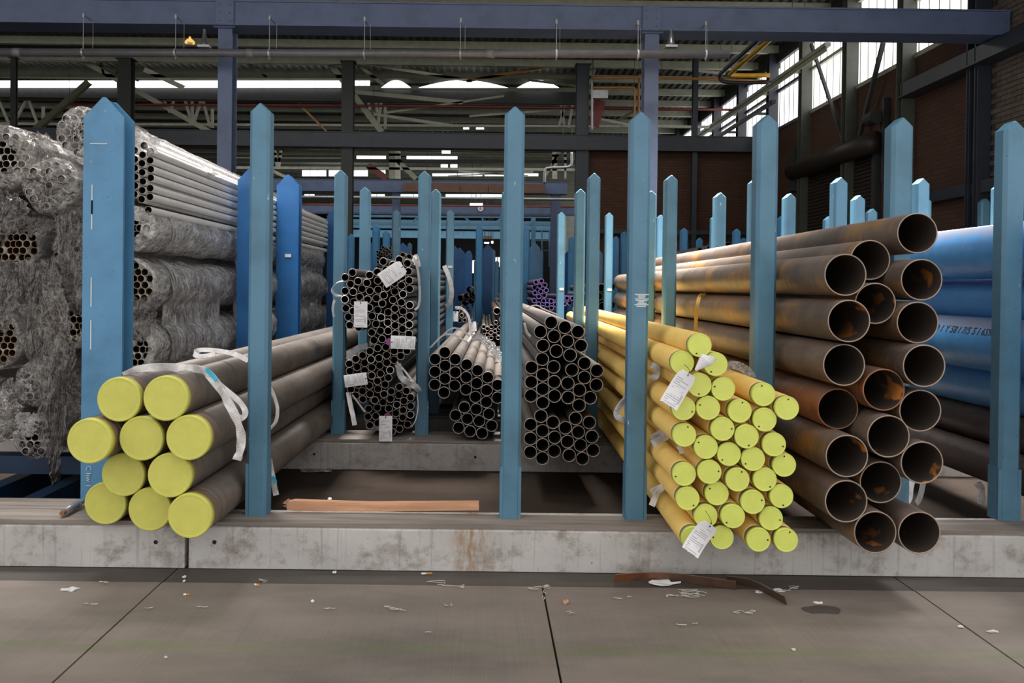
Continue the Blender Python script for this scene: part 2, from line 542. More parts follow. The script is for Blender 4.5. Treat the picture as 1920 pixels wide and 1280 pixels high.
M['pane'] = m_glow('daylit_pane', (1.0, 0.98, 1.0), 2.2)
M['pane_far'] = m_glow('daylit_pane_far', (0.86, 0.97, 1.0), 1.3)
M['pane_warm'] = m_glow('daylit_opening', (1.0, 0.85, 0.66), 1.4)
M['lamp'] = m_glow('lamp_tube', (1.0, 1.0, 0.92), 2.4)
M['lampwarm'] = m_glow('lamp_amber', (1.0, 0.55, 0.15), 1.0)


def m_tag():
    """white shipping tag with rows of small print and a bar code"""
    m, nt, b, o = new_mat('printed_tag')
    tc = nt.nodes.new('ShaderNodeTexCoord')
    sp = nt.nodes.new('ShaderNodeSeparateXYZ')
    nt.links.new(tc.outputs['UV'], sp.inputs[0])
    u, v = sp.outputs[0], sp.outputs[1]
    mp = nt.nodes.new('ShaderNodeMapping')
    mp.inputs['Scale'].default_value = (16, 26, 1)
    nt.links.new(tc.outputs['UV'], mp.inputs[0])
    n = nz(nt, mp.outputs[0], 2.5, 3)
    rows = mth(nt, 'LESS_THAN', mth(nt, 'FRACT', mth(nt, 'MULTIPLY', v, 17.0)), 0.42)
    blk = nz(nt, coords(nt, 'UV', (1.2, 9, 1)), 1.0, 1)
    k = mth(nt, 'MULTIPLY', rows, mth(nt, 'GREATER_THAN', n, 0.47))
    k = mth(nt, 'MULTIPLY', k, mth(nt, 'GREATER_THAN', blk, 0.47))
    k = mth(nt, 'MULTIPLY', k, mth(nt, 'LESS_THAN', mth(nt, 'ABSOLUTE', mth(nt, 'SUBTRACT', u, 0.45)), 0.36))
    k = mth(nt, 'MULTIPLY', k, mth(nt, 'LESS_THAN', v, 0.84))
    # bar code
    bars = mth(nt, 'LESS_THAN', mth(nt, 'FRACT', mth(nt, 'MULTIPLY', v, 47.0)), 0.5)
    ib = mth(nt, 'MULTIPLY', mth(nt, 'LESS_THAN', mth(nt, 'ABSOLUTE', mth(nt, 'SUBTRACT', u, 0.86)), 0.06),
             mth(nt, 'LESS_THAN', mth(nt, 'ABSOLUTE', mth(nt, 'SUBTRACT', v, 0.28)), 0.13))
    k2 = mth(nt, 'MAXIMUM', k, mth(nt, 'MULTIPLY', bars, ib))
    setc(nt, b, mixc(nt, mth(nt, 'MULTIPLY', k2, 0.75), (0.80, 0.80, 0.83), (0.08, 0.08, 0.10)))
    b.inputs['Roughness'].default_value = 0.45
    return m


M['tag'] = m_tag()

# ------------------------------------------------------------------ builders
KERB_H = 0.262
ORD = ['zeroth', 'first', 'second', 'third', 'fourth', 'fifth', 'sixth', 'seventh', 'eighth', 'ninth', 'tenth', 'eleventh', 'twelfth',
       'thirteenth', 'fourteenth', 'fifteenth', 'sixteenth', 'seventeenth', 'eighteenth', 'nineteenth', 'twentieth', 'twenty-first',
       'twenty-second', 'twenty-third', 'twenty-fourth', 'twenty-fifth', 'twenty-sixth', 'twenty-seventh', 'twenty-eighth']

_u1 = ORD[1:10]
ORD += ['twenty-ninth', 'thirtieth'] + ['thirty-' + w for w in _u1] + ['fortieth'] + ['forty-' + w for w in _u1]


def tagp(o, label=None, cat=None, group=None, kind=None):
    for k, v in (('label', label), ('category', cat), ('group', group), ('kind', kind)):
        if v:
            o[k] = v
    return o


def thing(name, label, cat, loc=(0, 0, 0), group=None, kind=None):
    o = bpy.data.objects.new(name, None)
    o.location = loc
    o.empty_display_size = 0.1
    COL.objects.link(o)
    return tagp(o, label, cat, group, kind)


def link(name, me, parent=None, loc=(0, 0, 0), rot=(0, 0, 0), world=True):
    o = bpy.data.objects.new(name, me)
    COL.objects.link(o)
    o.location, o.rotation_euler = loc, rot
    if parent is not None:
        o.parent = parent
        if world:
            # vertices are given in the place's own coordinates
            q = parent
            t = Vector((0, 0, 0))
            while q is not None:
                t += q.location if q.parent is None else Vector((0, 0, 0))
                q = q.parent
            if parent.parent is None:
                o.matrix_parent_inverse = Matrix.Translation(-Vector(parent.location))
    return o


def mk(name, vs, fs, mats, idx=None, smooth=False):
    me = bpy.data.meshes.new(name)
    me.from_pydata([tuple(v) for v in vs], [], fs)
    for m in (mats if isinstance(mats, (list, tuple)) else [mats]):
        me.materials.append(M[m] if isinstance(m, str) else m)
    if idx:
        me.polygons.foreach_set('material_index', idx)
    if smooth is True:
        me.polygons.foreach_set('use_smooth', [True] * len(fs))
    elif smooth:
        me.polygons.foreach_set('use_smooth', smooth)
    me.update()
    return me


def centred(name, vs, fs, mats, parent=None, smooth=False, idx=None):
    """mesh object whose origin sits at the middle of its foot"""
    vs = [Vector(v) for v in vs]
    c = Vector((sum(v.x for v in vs) / len(vs), sum(v.y for v in vs) / len(vs), min(v.z for v in vs)))
    if parent is not None:
        return link(name, mk(name, vs, fs, mats, idx, smooth), parent)
    return link(name, mk(name, [v - c for v in vs], fs, mats, idx, smooth), None, c)


BF = [(0, 3, 2, 1), (4, 5, 6, 7), (0, 1, 5, 4), (1, 2, 6, 5), (2, 3, 7, 6), (3, 0, 4, 7)]


def box_vf(x0, x1, y0, y1, z0, z1):
    return [(x0, y0, z0), (x1, y0, z0), (x1, y1, z0), (x0, y1, z0), (x0, y0, z1), (x1, y0, z1), (x1, y1, z1), (x0, y1, z1)], list(BF)


def join(parts):
    V, Fc = [], []
    for vs, fs in parts:
        n = len(V)
        V += list(vs)
        Fc += [tuple(i + n for i in f) for f in fs]
    return V, Fc


def bar_vf(a, b, w, h, up=(0, 0, 1)):
    a, b = Vector(a), Vector(b)
    d = (b - a).normalized()
    up = Vector(up)
    if abs(d.dot(up)) > 0.95:
        up = Vector((0, 1, 0))
    s = d.cross(up).normalized()
    t = s.cross(d)
    vs = []
    for p in (a, b):
        for x, y in ((-1, -1), (1, -1), (1, 1), (-1, 1)):
            vs.append(p + s * (x * w / 2) + t * (y * h / 2))
    return vs, [(0, 1, 2, 3), (7, 6, 5, 4), (0, 4, 5, 1), (1, 5, 6, 2), (2, 6, 7, 3), (3, 7, 4, 0)]


def angle_vf(a, b, w, t=0.012):
    """L-section steel angle between two points"""
    a, b = Vector(a), Vector(b)
    d = (b - a).normalized()
    s = d.cross(Vector((0, 1, 0)))
    s = s.normalized() if s.length > 1e-4 else Vector((1, 0, 0))
    q = Vector((0, 1, 0))
    p1 = bar_vf(a, b, w, t, up=q)
    o = s * (w / 2)
    p2 = bar_vf(a + o + q * w / 2, b + o + q * w / 2, t, w, up=q)
    return join([p1, p2])


def cyl_vf(a, b, r, seg=14, caps=True):
    a, b = Vector(a), Vector(b)
    d = (b - a).normalized()
    s = d.cross(Vector((0, 0, 1)))
    s = s.normalized() if s.length > 1e-3 else Vector((1, 0, 0))
    t = s.cross(d)
    vs = []
    for p in (a, b):
        for i in range(seg):
            an = 2 * math.pi * i / seg
            vs.append(p + s * (r * math.cos(an)) + t * (r * math.sin(an)))
    fs = [(i, (i + 1) % seg, seg + (i + 1) % seg, seg + i) for i in range(seg)]
    if caps:
        fs += [tuple(reversed(range(seg))), tuple(range(seg, 2 * seg))]
    return vs, fs


def catmull(pts, n=8):
    pts = [Vector(p) for p in pts]
    q = [pts[0] * 2 - pts[1]] + pts + [pts[-1] * 2 - pts[-2]]
    out = []
    for i in range(1, len(q) - 2):
        for k in range(n):
            t = k / n
            a, b, c, d = q[i - 1], q[i], q[i + 1], q[i + 2]
            out.append(0.5 * ((2 * b) + (c - a) * t + (2 * a - 5 * b + 4 * c - d) * t * t + (3 * b - a - 3 * c + d) * t ** 3))
    out.append(pts[-1])
    return out


def sweep_vf(pts, r, seg=10, n=6):
    P_ = catmull(pts, n)
    vs, fs = [], []
    for i, p in enumerate(P_):
        d = (P_[min(i + 1, len(P_) - 1)] - P_[max(i - 1, 0)]).normalized()
        s = d.cross(Vector((0.13, 0.2, 1))).normalized()
        t = s.cross(d)
        for k in range(seg):
            an = 2 * math.pi * k / seg
            vs.append(p + s * r * math.cos(an) + t * r * math.sin(an))
    for i in range(len(P_) - 1):
        for k in range(seg):
            a, b = i * seg + k, i * seg + (k + 1) % seg
            fs.append((a, b, b + seg, a + seg))
    fs += [tuple(reversed(range(seg))), tuple(range(len(vs) - seg, len(vs)))]
    return vs, fs


def ribbon_vf(path, width, th=0.004, n=8, side=None, wob=0.0):
    """flat webbing along path; side = direction of its width (None: lies across the run, facing forward)"""
    P_ = catmull(path, n)
    vs, fs = [], []
    m = len(P_)
    for i, p in enumerate(P_):
        d = (P_[min(i + 1, m - 1)] - P_[max(i - 1, 0)]).normalized()
        s = Vector(side) if side else d.cross(Vector((0, 1, 0)))
        s = (s - d * s.dot(d))
        s = s.normalized() if s.length > 1e-4 else Vector((1, 0, 0))
        if wob:
            s = (Matrix.Rotation(wob * math.sin(i * 0.45), 3, d) @ s)
        nrm = d.cross(s).normalized()
        for a, b in ((-1, -1), (1, -1), (1, 1), (-1, 1)):
            vs.append(p + s * (a * width / 2) + nrm * (b * th / 2))
    for i in range(m - 1):
        for k in range(4):
            a, b = i * 4 + k, i * 4 + (k + 1) % 4
            fs.append((a, b, b + 4, a + 4))
    fs += [(3, 2, 1, 0), (4 * m - 4, 4 * m - 3, 4 * m - 2, 4 * m - 1)]
    return vs, fs


def pp(l):
    return [P(u, v, y) for u, v, y in l]


_tube_cache = {}


def tube_mesh(R, wall, L, seg, mo, mr, mi, key=''):
    k = (round(R, 5), round(wall, 5), L, seg, mo, mr, mi)
    if k in _tube_cache:
        return _tube_cache[k]
    vs, fs, idx, sm = [], [], [], []
    bev = min(wall * 0.3, 0.003)

    def ring(r, y):
        n = len(vs)
        for i in range(seg):
            a = 2 * math.pi * i / seg
            vs.append((r * math.cos(a), y, r * math.sin(a)))
        return n

    def band(a, b, mt, s):
        for i in range(seg):
            j = (i + 1) % seg
            fs.append((a + i, a + j, b + j, b + i))
            idx.append(mt)
            sm.append(s)
    ri = R - wall
    a, b = ring(R, bev), ring(R, L)
    band(a, b, 0, True)
    a2, b2 = ring(ri, L), ring(ri, bev)
    band(a2, b2, 2, True)
    c0, c1, c2, c3 = ring(R, bev), ring(R - bev, 0), ring(ri + bev, 0), ring(ri, bev)
    for p, q in ((c1, c0), (c2, c1), (c3, c2)):
        band(p, q, 1, False)
    e0, e1 = ring(R, L), ring(ri, L)
    band(e0, e1, 1, False)
    me = mk('tube', vs, fs, [mo, mr, mi], idx, sm)
    _tube_cache[k] = me
    return me


def sleeve_mesh(R, y0, y1, seg, mat):
    vs, fs, sm = [], [], []
    for r, y in ((R - 0.006, y0), (R, y0 + 0.003), (R, y1)):
        for i in range(seg):
            a = 2 * math.pi * i / seg
            vs.append((r * math.cos(a), y, r * math.sin(a)))
    for k in range(2):
        for i in range(seg):
            j = (i + 1) % seg
            fs.append((k * seg + i, k * seg + j, (k + 1) * seg + j, (k + 1) * seg + i))
            sm.append(k == 1)
    return mk('sleeve', vs, fs, mat, None, sm)


def cap_mesh(R, depth, seg, mat):
    """pressed plastic end cap: dished face, rounded lip, skirt"""
    prof = [(0.0, 0.001), (R * 0.86, 0.001), (R * 0.90, 0.0), (R * 0.965, 0.0), (R, 0.006), (R, depth), (R - 0.004, depth)]
    vs, fs, sm = [(0, prof[0][1], 0)], [], []
    for r, y in prof[1:]:
        for i in range(seg):
            a = 2 * math.pi * i / seg
            vs.append((r * math.cos(a), y, r * math.sin(a)))
    for i in range(seg):
        fs.append((0, 1 + i, 1 + (i + 1) % seg))
        sm.append(False)
    for k in range(len(prof) - 2):
        for i in range(seg):
            j = (i + 1) % seg
            a, b = 1 + k * seg, 1 + (k + 1) * seg
            fs.append((a + i, b + i, b + j, a + j))
            sm.append(k > 2)
    return mk('cap', vs, fs, mat, None, sm)


def relax(items, zmin=None, it=60, gap=0.0, xb=None):
    """items: [x, z, r]; nudges circles apart until none cut into each other"""
    n = len(items)
    if n < 60:
        it *= 6
    for _ in range(it):
        hit = False
        for i in range(n):
            for j in range(i + 1, n):
                dx, dz = items[j][0] - items[i][0], items[j][1] - items[i][1]
                m = items[i][2] + items[j][2] + gap
                if abs(dx) > m or abs(dz) > m:
                    continue
                d = math.hypot(dx, dz)
                if d < m - 1e-5:
                    hit = True
                    if d < 1e-5:
                        dx, dz, d = 0.01, 0.001, 0.01
                    k = (m - d) / d / 2
                    items[i][0] -= dx * k
                    items[i][1] -= dz * k
                    items[j][0] += dx * k
                    items[j][1] += dz * k
        if zmin is not None:
            for q in items:
                q[1] = max(q[1], zmin + q[2])
        if xb:
            for q in items:
                q[0] = min(max(q[0], xb[0] + q[2]), xb[1] - q[2])
        if not hit:
            break
    return items


def rowlab(px, tol):
    """(row, place in row, row length) of every point, counted from the top and from the left"""
    left = sorted(range(len(px)), key=lambda i: px[i][1])
    out = {}
    row = 0
    while left:
        v0 = px[left[0]][1]
        r = sorted([i for i in left if px[i][1] - v0 <= tol], key=lambda i: px[i][0])
        row += 1
        for k, i in enumerate(r):
            out[i] = (row, k + 1, len(r))
        left = [i for i in left if i not in r]
    nrow = row
    res = []
    for i in range(len(px)):
        r, k, n = out[i]
        where = 'alone' if n == 1 else ('leftmost' if k == 1 else ('rightmost' if k == n else ORD[k] + ' from left'))
        rr = 'top row' if r == 1 else ('bottom row' if r == nrow else ORD[r] + ' row down')
        res.append(f'{where} in {rr}')
    return res



# ================================================================== THE SETTING
# floor: slabs parted by joints, a row of darker slabs before the kerb, dirty floor under the racks
fl = thing('floor', 'brown-grey concrete floor of the hall in broomed slabs', 'floor', (0, 3, 0), kind='structure')
jx = [-9.8, -3.75, -1.70, 0.335, 2.33, 4.4, 9.8]
for a, b in zip(jx[:-1], jx[1:]):
    vs, fs = box_vf(a + 0.005, b - 0.005, -6, 4.37, -0.1, 0)
    link('slab', mk('slab', vs, fs, 'floor'), fl)
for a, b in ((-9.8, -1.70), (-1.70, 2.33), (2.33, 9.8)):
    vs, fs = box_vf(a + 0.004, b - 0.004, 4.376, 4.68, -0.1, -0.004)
    link('dark_slab', mk('dark_slab', vs, fs, 'strip'), fl)
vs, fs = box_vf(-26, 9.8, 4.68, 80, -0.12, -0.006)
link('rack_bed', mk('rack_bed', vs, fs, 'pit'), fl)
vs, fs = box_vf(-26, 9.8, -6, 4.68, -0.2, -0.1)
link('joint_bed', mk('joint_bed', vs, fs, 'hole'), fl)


def kerb(x0, x1, y0, y1, label, mat, holes=(), boards=((0.0, 0.215), (0.22, 0.375), (0.38, 0.455))):
    t = thing('concrete_kerb', label, 'kerb', ((x0 + x1) / 2, (y0 + y1) / 2, 0), kind='structure')
    hc = KERB_H - 0.026
    c = 0.012
    prof = [(y0, 0), (y1, 0), (y1, hc), (y0 + c, hc), (y0, hc - c)]
    nx = 24
    vs, fs = [], []
    for i in range(nx + 1):
        x = x0 + (x1 - x0) * i / nx
        for k, (y, z) in enumerate(prof):
            j = 0.0 if k in (1,) else 0.004 * noise.noise(Vector((x * 3.1, k * 2.7, y0)))
            vs.append((x, y + j, z + (j if z else 0)))
    n = len(prof)
    for i in range(nx):
        for k in range(n):
            a, b = i * n + k, i * n + (k + 1) % n
            fs.append((a, b, b + n, a + n))
    fs += [tuple(range(n)), tuple(reversed(range(nx * n, nx * n + n)))]
    link('concrete_beam', mk('concrete_beam', vs, fs, mat), t)
    for a, b in boards:
        if y0 + b > y1 + 0.01:
            continue
        m = 14
        vs = []
        for i in range(m + 1):
            x = x0 + 0.006 + (x1 - x0 - 0.012) * i / m
            w = 0.004 * noise.noise(Vector((x * 2, a * 9, y0)))
            for y, z in ((y0 + a + 0.002 + w, hc + 0.002), (y0 + b + w, hc + 0.002), (y0 + b + w, KERB_H + w * 0.3), (y0 + a + 0.002 + w, KERB_H + w * 0.3)):
                vs.append((x, y, z))
        fs = []
        for i in range(m):
            for k in range(4):
                p, q = i * 4 + k, i * 4 + (k + 1) % 4
                fs.append((p, q, q + 4, p + 4))
        fs += [(0, 1, 2, 3), (4 * m + 3, 4 * m + 2, 4 * m + 1, 4 * m)]
        link('plank', mk('plank', vs, fs, 'board'), t)
    for hx, hz in holes:
        vs, fs = cyl_vf((hx, y0 - 0.0015, hz), (hx, y0 + 0.02, hz), 0.012, 12)
        link('bolt_hole', mk('bolt_hole', vs, fs, 'hole'), t)
    return t


hz1 = P(292, 1016, 4.594)
hz2 = P(402, 1016, 4.594)
XJ = P(350, 1030, 4.594).x
kerb(-6, XJ - 0.012, 4.594, 5.07, 'front concrete kerb under the wide blue post', 'kerb', [(hz1.x, hz1.z)])
kerb(XJ + 0.012, 8, 4.594, 4.94, 'front concrete kerb with rust stain, under the pipe ends', 'kerb', [(hz2.x, hz2.z)])
k2h = [(P(589, 843, 7.1).x, 0.13), (P(891, 857, 7.1).x, 0.12)]
kerb(-6, 8, 7.1, 7.62, 'second concrete kerb behind the empty rack bed', 'kerb_back', k2h)
kerb(-6, 8, 8.45, 8.97, 'third concrete kerb, in the dark beneath the small tube bundles', 'kerb_back')
kerb(-6, 8, 11.15, 11.67, 'fourth concrete kerb deep in the rack', 'kerb_plain')
kerb(-6, 8, 13.9, 14.42, 'fifth concrete kerb deep in the rack', 'kerb_plain')
kerb(-6, 8, 17.0, 17.52, 'sixth concrete kerb deep in the rack', 'kerb_plain')


# walls -------------------------------------------------------------
def wallbox(name, x0, x1, y0, y1, z0, z1, mat, label=None):
    vs, fs = box_vf(x0, x1, y0, y1, z0, z1)
    o = link(name, mk(name, vs, fs, mat))
    return tagp(o, label, None, None, 'structure')


XW = 7.4
wallbox('wall_right', XW, XW + 0.3, 12.1, 21.9, 0, 5.62, 'brick', 'red-brown brick side wall under the high windows')
wallbox('wall_right_near', XW + 0.02, XW + 0.3, 6.0, 11.1, 0, 7.9, 'brick_grey')
wf = wallbox('wall_right_front', XW + 0.03, XW + 0.3, 11.1, 12.1, 0, 7.9, 'mortar', 'grey-brown brick side wall beyond the last post')
bm_ = mk('brick', *box_vf(-0.016, 0.016, -0.1075, 0.1075, -0.033, 0.033), 'brick_piece')
random.seed(31)
for r_ in range(36, 88):
    z_ = 0.0375 + r_ * 0.075
    for k_ in range(4):
        y_ = 11.22 + k_ * 0.225 + (0.1125 if r_ % 2 else 0)
        if y_ < 12.0:
            link('brick', bm_, wf, (XW + 0.022 + random.uniform(-0.005, 0.004), y_, z_ + random.uniform(-0.002, 0.002)), world=False)

wallbox('wall_right_far', XW, XW + 0.3, 21.9, 75, 0, 5.62, 'darkwall')
wallbox('wall_right_head', XW, XW + 0.3, 12.1, 75, 7.42, 7.9, 'darkwall')
wallbox('wall_back', 2.78, XW, 21.82, 22.1, 0, 5.22, 'brick', 'red-brown brick cross wall under the slate-grey beam')
wallbox('wall_left', -26.3, -26, 6, 75, 0, 7.9, 'darkwall')
wallbox('wall_far', -26, XW + 0.3, 75, 75.3, 0, 7.9, 'darkwall')

# roof: corrugated sheet on purlins, unbroken above the overhead lamps
vs, fs = [], []
x, k = -26.0, 0
xs = []
while x < XW + 0.3:
    xs.append((x, (0, 0, 0.045, 0.045)[k % 4]))
    x += (0.07, 0.035, 0.07, 0.035)[k % 4]
    k += 1
ys = [4.2, 20, 40, 75.3]
for y in ys:
    for x, h in xs:
        vs.append((x, y, 7.80 + h))
n = len(xs)
for j in range(len(ys) - 1):
    for i in range(n - 1):
        fs.append((j * n + i, j * n + i + 1, (j + 1) * n + i + 1, (j + 1) * n + i))
rf = link('ceiling', mk('ceiling', vs, fs, 'roof'))
tagp(rf, 'dark corrugated sheet roof of the hall', None, None, 'structure')
pl = thing('roof_purlins', 'olive steel purlins carrying the corrugated roof', 'purlins', (-6, 20, 7.6), kind='structure')
y = 13.0
while y < 62:
    q = [box_vf(-26, XW, y, y + 0.07, 7.62, 7.79), box_vf(-26, XW, y, y + 0.14, 7.60, 7.62)]
    vs, fs = join(q)
    link('purlin', mk('purlin', vs, fs, 'greengrey'), pl)
    y += 1.55

# side wall windows: piers, sill rail, transom, narrow panes
PY = [12.15, 14.25, 16.45, 18.75, 20.9, 23.4, 25.9, 28.4, 30.9, 33.4, 35.9, 38.4]
for wi in range(len(PY) - 1):
    y0, y1 = PY[wi] + 0.13, PY[wi + 1] - 0.13
    w = thing(f'window_{wi + 1}', 'tall daylit side wall window of narrow panes', None, (XW, (y0 + y1) / 2, 5.62), kind='structure')
    q = [box_vf(XW - 0.03, XW + 0.12, y0, y1, 5.62, 5.70), box_vf(XW - 0.03, XW + 0.1, y0, y1, 7.34, 7.42),
         box_vf(XW - 0.02, XW + 0.1, y0, y1, 6.60, 6.67)]
    np_ = 6
    st = (y1 - y0) / np_
    for i in range(np_ + 1):
        yy = y0 + st * i
        q.append(box_vf(XW + 0.045, XW + 0.064, yy - 0.011, yy + 0.011, 5.70, 7.34))
    vs, fs = join(q)
    link('window_frame', mk('window_frame', vs, fs, 'greengrey' if wi < 3 else 'darksteel'), w)
    for i in range(np_):
        for z0, z1 in ((5.70, 6.60), (6.67, 7.34)):
            vs, fs = box_vf(XW + 0.055, XW + 0.065, y0 + st * i + 0.011, y0 + st * (i + 1) - 0.011, z0, z1)
            link('pane', mk('pane', vs, fs, 'pane'), w)
for i, y in enumerate(PY):
    vs, fs = join([box_vf(XW - 0.22, XW + 0.02, y - 0.11, y - 0.09, 0, 7.8), box_vf(XW - 0.22, XW + 0.02, y + 0.09, y + 0.11, 0, 7.8),
                   box_vf(XW - 0.11, XW - 0.09, y - 0.09, y + 0.09, 0, 7.8)])
    nm = ['at the near end of the windows', 'beside the roller shutter, near jamb', 'above the shutter drum', 'beside the roller shutter, far jamb', 'at the cross wall']
    o = centred('wall_column', vs, fs, 'pier' if i in (1, 2, 3) else 'slate')
    tagp(o, 'steel wall column of the side wall ' + (nm[i] if i < 5 else f'beyond the cross wall, {ORD[i - 4]} of its line'), 'column', 'columns of the side wall')


def single(name, label, cat, vf, mat, group=None, smooth=False, kind=None):
    o = centred(name, vf[0], vf[1], mat, None, smooth)
    return tagp(o, label, cat, group, kind)


# I-section beams across the hall -----------------------------------
def hbeam(name, label, x0, x1, y, z0, h, w, mat, group=None):
    t = thing(name, label, 'beam', ((x0 + x1) / 2, y, z0), group)
    vs, fs = box_vf(x0, x1, y - w / 2, y + w / 2, z0, z0 + 0.022)
    link('bottom_flange', mk('bottom_flange', vs, fs, mat), t)
    vs, fs = box_vf(x0, x1, y - w / 2, y + w / 2, z0 + h - 0.022, z0 + h)
    link('top_flange', mk('top_flange', vs, fs, mat), t)
    vs, fs = box_vf(x0, x1, y - w / 2 + 0.02, y - w / 2 + 0.035, z0 + 0.022, z0 + h - 0.022)
    link('web', mk('web', vs, fs, mat), t)
    return t


ZB = 5.22
b1 = hbeam('roof_beam', 'blue steel beam crossing overhead in front of all others', -14, XW - 0.05, 11.72, ZB, 0.35, 0.44, 'navy')
for px in (421, 1222):
    x = P(px, 30, 11.5).x
    q = [box_vf(x - 0.13, x - 0.12, 11.492, 11.505, ZB + 0.0, ZB + 0.36), box_vf(x + 0.12, x + 0.13, 11.492, 11.505, ZB, ZB + 0.36),
         box_vf(x - 0.12, x + 0.12, 11.496, 11.502, ZB + 0.02, ZB + 0.34)]
    for bx in (-0.07, 0.07):
        for bz in (0.06, 0.17, 0.28):
            q.append(cyl_vf((x + bx, 11.48, ZB + bz), (x + bx, 11.5, ZB + bz), 0.012, 8))
    vs, fs = join(q)
    link('splice_plate', mk('splice_plate', vs, fs, 'navy'), b1)
b2 = hbeam('roof_beam', 'slate-dark steel beam crossing above the brick cross wall', -22, XW - 0.05, 21.7, ZB, 0.40, 0.4, 'slate')
hbeam('roof_beam', 'blue beam with brown duct before it, third beam from the front', -22, 3.2, 31.9, ZB, 0.46, 0.4, 'navy')
hbeam('roof_beam', 'blue beam carrying the round letter sign', -22, 5, 42.0, ZB, 0.5, 0.4, 'navy')
hbeam('roof_beam', 'blue-grey beam below the letter sign, fifth beam from the front', -22, 5, 52.0, ZB, 0.55, 0.4, 'post')
hbeam('roof_beam', 'farthest blue-grey beam, low over the back of the hall', -22, 5, 62.0, ZB, 0.55, 0.4, 'post')


def column(x, y, z1, mat, label, w=0.2, d=0.24):
    t = thing('steel_column', label, 'column', (x, y, 0), 'hall columns')
    vs, fs = box_vf(x - w / 2, x + w / 2, y - d / 2, y - d / 2 + 0.018, 0, z1)
    link('front_flange', mk('front_flange', vs, fs, mat), t)
    vs, fs = box_vf(x - w / 2, x + w / 2, y + d / 2 - 0.018, y + d / 2, 0, z1)
    link('rear_flange', mk('rear_flange', vs, fs, mat), t)
    vs, fs = box_vf(x - 0.012, x + 0.012, y - d / 2 + 0.018, y + d / 2 - 0.018, 0, z1)
    link('web', mk('web', vs, fs, mat), t)
    vs, fs = box_vf(x - w / 2 - 0.05, x + w / 2 + 0.05, y - d / 2 - 0.04, y + d / 2 + 0.04, z1 - 0.02, z1)
    link('head_plate', mk('head_plate', vs, fs, mat), t)
    return t


column(P(421, 200, 11.6).x, 11.72, ZB, 'navy', 'blue steel column behind the white tubes, under the front beam')
column(P(1221, 200, 11.6).x, 11.72, ZB, 'navy', 'blue steel column behind the scuffed front post, under the front beam')
column(P(651, 200, 21.6).x, 21.75, 7.5, 'darksteel', 'dark steel column rising past the slate beam to the roof trusses', 0.3, 0.3)
column(P(1093, 200, 21.6).x, 21.75, 7.5, 'slate', 'dark steel column at the end of the brick cross wall', 0.32, 0.3)
column(P(232, 200, 21.6).x, 21.75, 7.5, 'darksteel', 'dark steel column above the wrapped bundles, beside the wide post', 0.34, 0.3)
column(P(20, 200, 21.6).x, 21.75, 7.5, 'darksteel', 'thin dark column above the leftmost wrapped bundle', 0.13, 0.13)
column(P(1305, 200, 21.6).x, 21.72, 7.7, 'slate', 'slim grey column standing against the brick cross wall', 0.13, 0.16)
column(P(742, 400, 31.8).x, 31.95, ZB, 'navy', 'far blue column between two mid rows of posts', 0.3, 0.3)
column(P(1042, 400, 31.8).x, 31.95, ZB, 'navy', 'far blue column beside the pale brick pier', 0.36, 0.3)
o = wallbox('wall_pier', P(1062, 400, 33).x, P(1082, 400, 33).x, 33, 33.4, 0, P(1070, 405, 33).z, 'cream', 'pale brick pier beyond the cross wall')

# side wall fittings
t = thing('lintel_beam', 'slate steel lintel beam running along the side wall', 'beam', (XW - 0.1, 11.5, 4.95))
vs, fs = box_vf(XW - 0.22, XW, 8.0, 14.2, 4.95, 5.2)
link('web', mk('web', vs, fs, 'slate'), t)
vs, fs = box_vf(XW - 0.3, XW, 8.0, 14.2, 4.93, 4.95)
link('bottom_flange', mk('bottom_flange', vs, fs, 'slate'), t)
single('wall_girt', 'slate steel girt low on the side wall, above the blue pipes', 'girt', box_vf(XW - 0.16, XW, 10.0, 14.2, 3.06, 3.24), 'slate')
single('wall_girt', 'slate steel girt across the brick cross wall', 'girt', box_vf(2.8, XW - 0.02, 21.66, 21.81, 3.05, 3.16), 'slate')
single('wall_column', 'dark steel column on the side wall before the grey brick', 'column', join([box_vf(XW - 0.2, XW, 12.0, 12.02, 0, 4.95), box_vf(XW - 0.2, XW, 12.2, 12.22, 0, 4.95), box_vf(XW - 0.1, XW - 0.08, 12.02, 12.2, 0, 4.95)]), 'slate', 'columns of the side wall')
# roller shutter
rs = thing('door_1', 'dark roller shutter door in the brick side wall', 'door', (XW - 0.05, 17.2, 0), kind='structure')
vs, fs = [], []
ns = 56
for i in range(ns + 1):
    z = 0.0 + 4.25 * i / ns
    for xo, dz in ((0.0, 0.0), (-0.022, 0.018), (-0.022, 0.048)):
        vs += [(XW - 0.03 + xo, 15.45, z + dz), (XW - 0.03 + xo, 18.75, z + dz)]
for i in range(len(vs) // 2 - 1):
    fs.append((2 * i, 2 * i + 1, 2 * i + 3, 2 * i + 2))
tagp(link('curtain_slats', mk('curtain_slats', vs, fs, 'shutter'), rs), None, None, None, 'stuff')
vs, fs = cyl_vf((XW - 0.22, 15.1, 4.36), (XW - 0.22, 19.1, 4.36), 0.2, 20)
link('drum', mk('drum', vs, fs, 'shutter', smooth=True), rs)
for y in (15.3, 18.75):
    vs, fs = box_vf(XW - 0.12, XW, y, y + 0.14, 0, 4.4)
    link('guide_rail', mk('guide_rail', vs, fs, 'darksteel'), rs)
vs, fs = join([box_vf(XW - 0.12, XW - 0.02, 14.98, 15.06, 3.6, 5.15), cyl_vf((XW - 0.2, 15.08, 4.82), (XW - 0.2, 15.4, 4.82), 0.13, 14)])
link('motor', mk('motor', vs, fs, 'darksteel'), rs)
vs, fs = join([box_vf(XW - 0.3, XW - 0.02, 18.9, 19.3, 3.9, 4.0), box_vf(XW - 0.25, XW - 0.05, 19.0, 19.25, 4.0, 4.9)])
link('chain_box', mk('chain_box', vs, fs, 'darksteel'), rs)
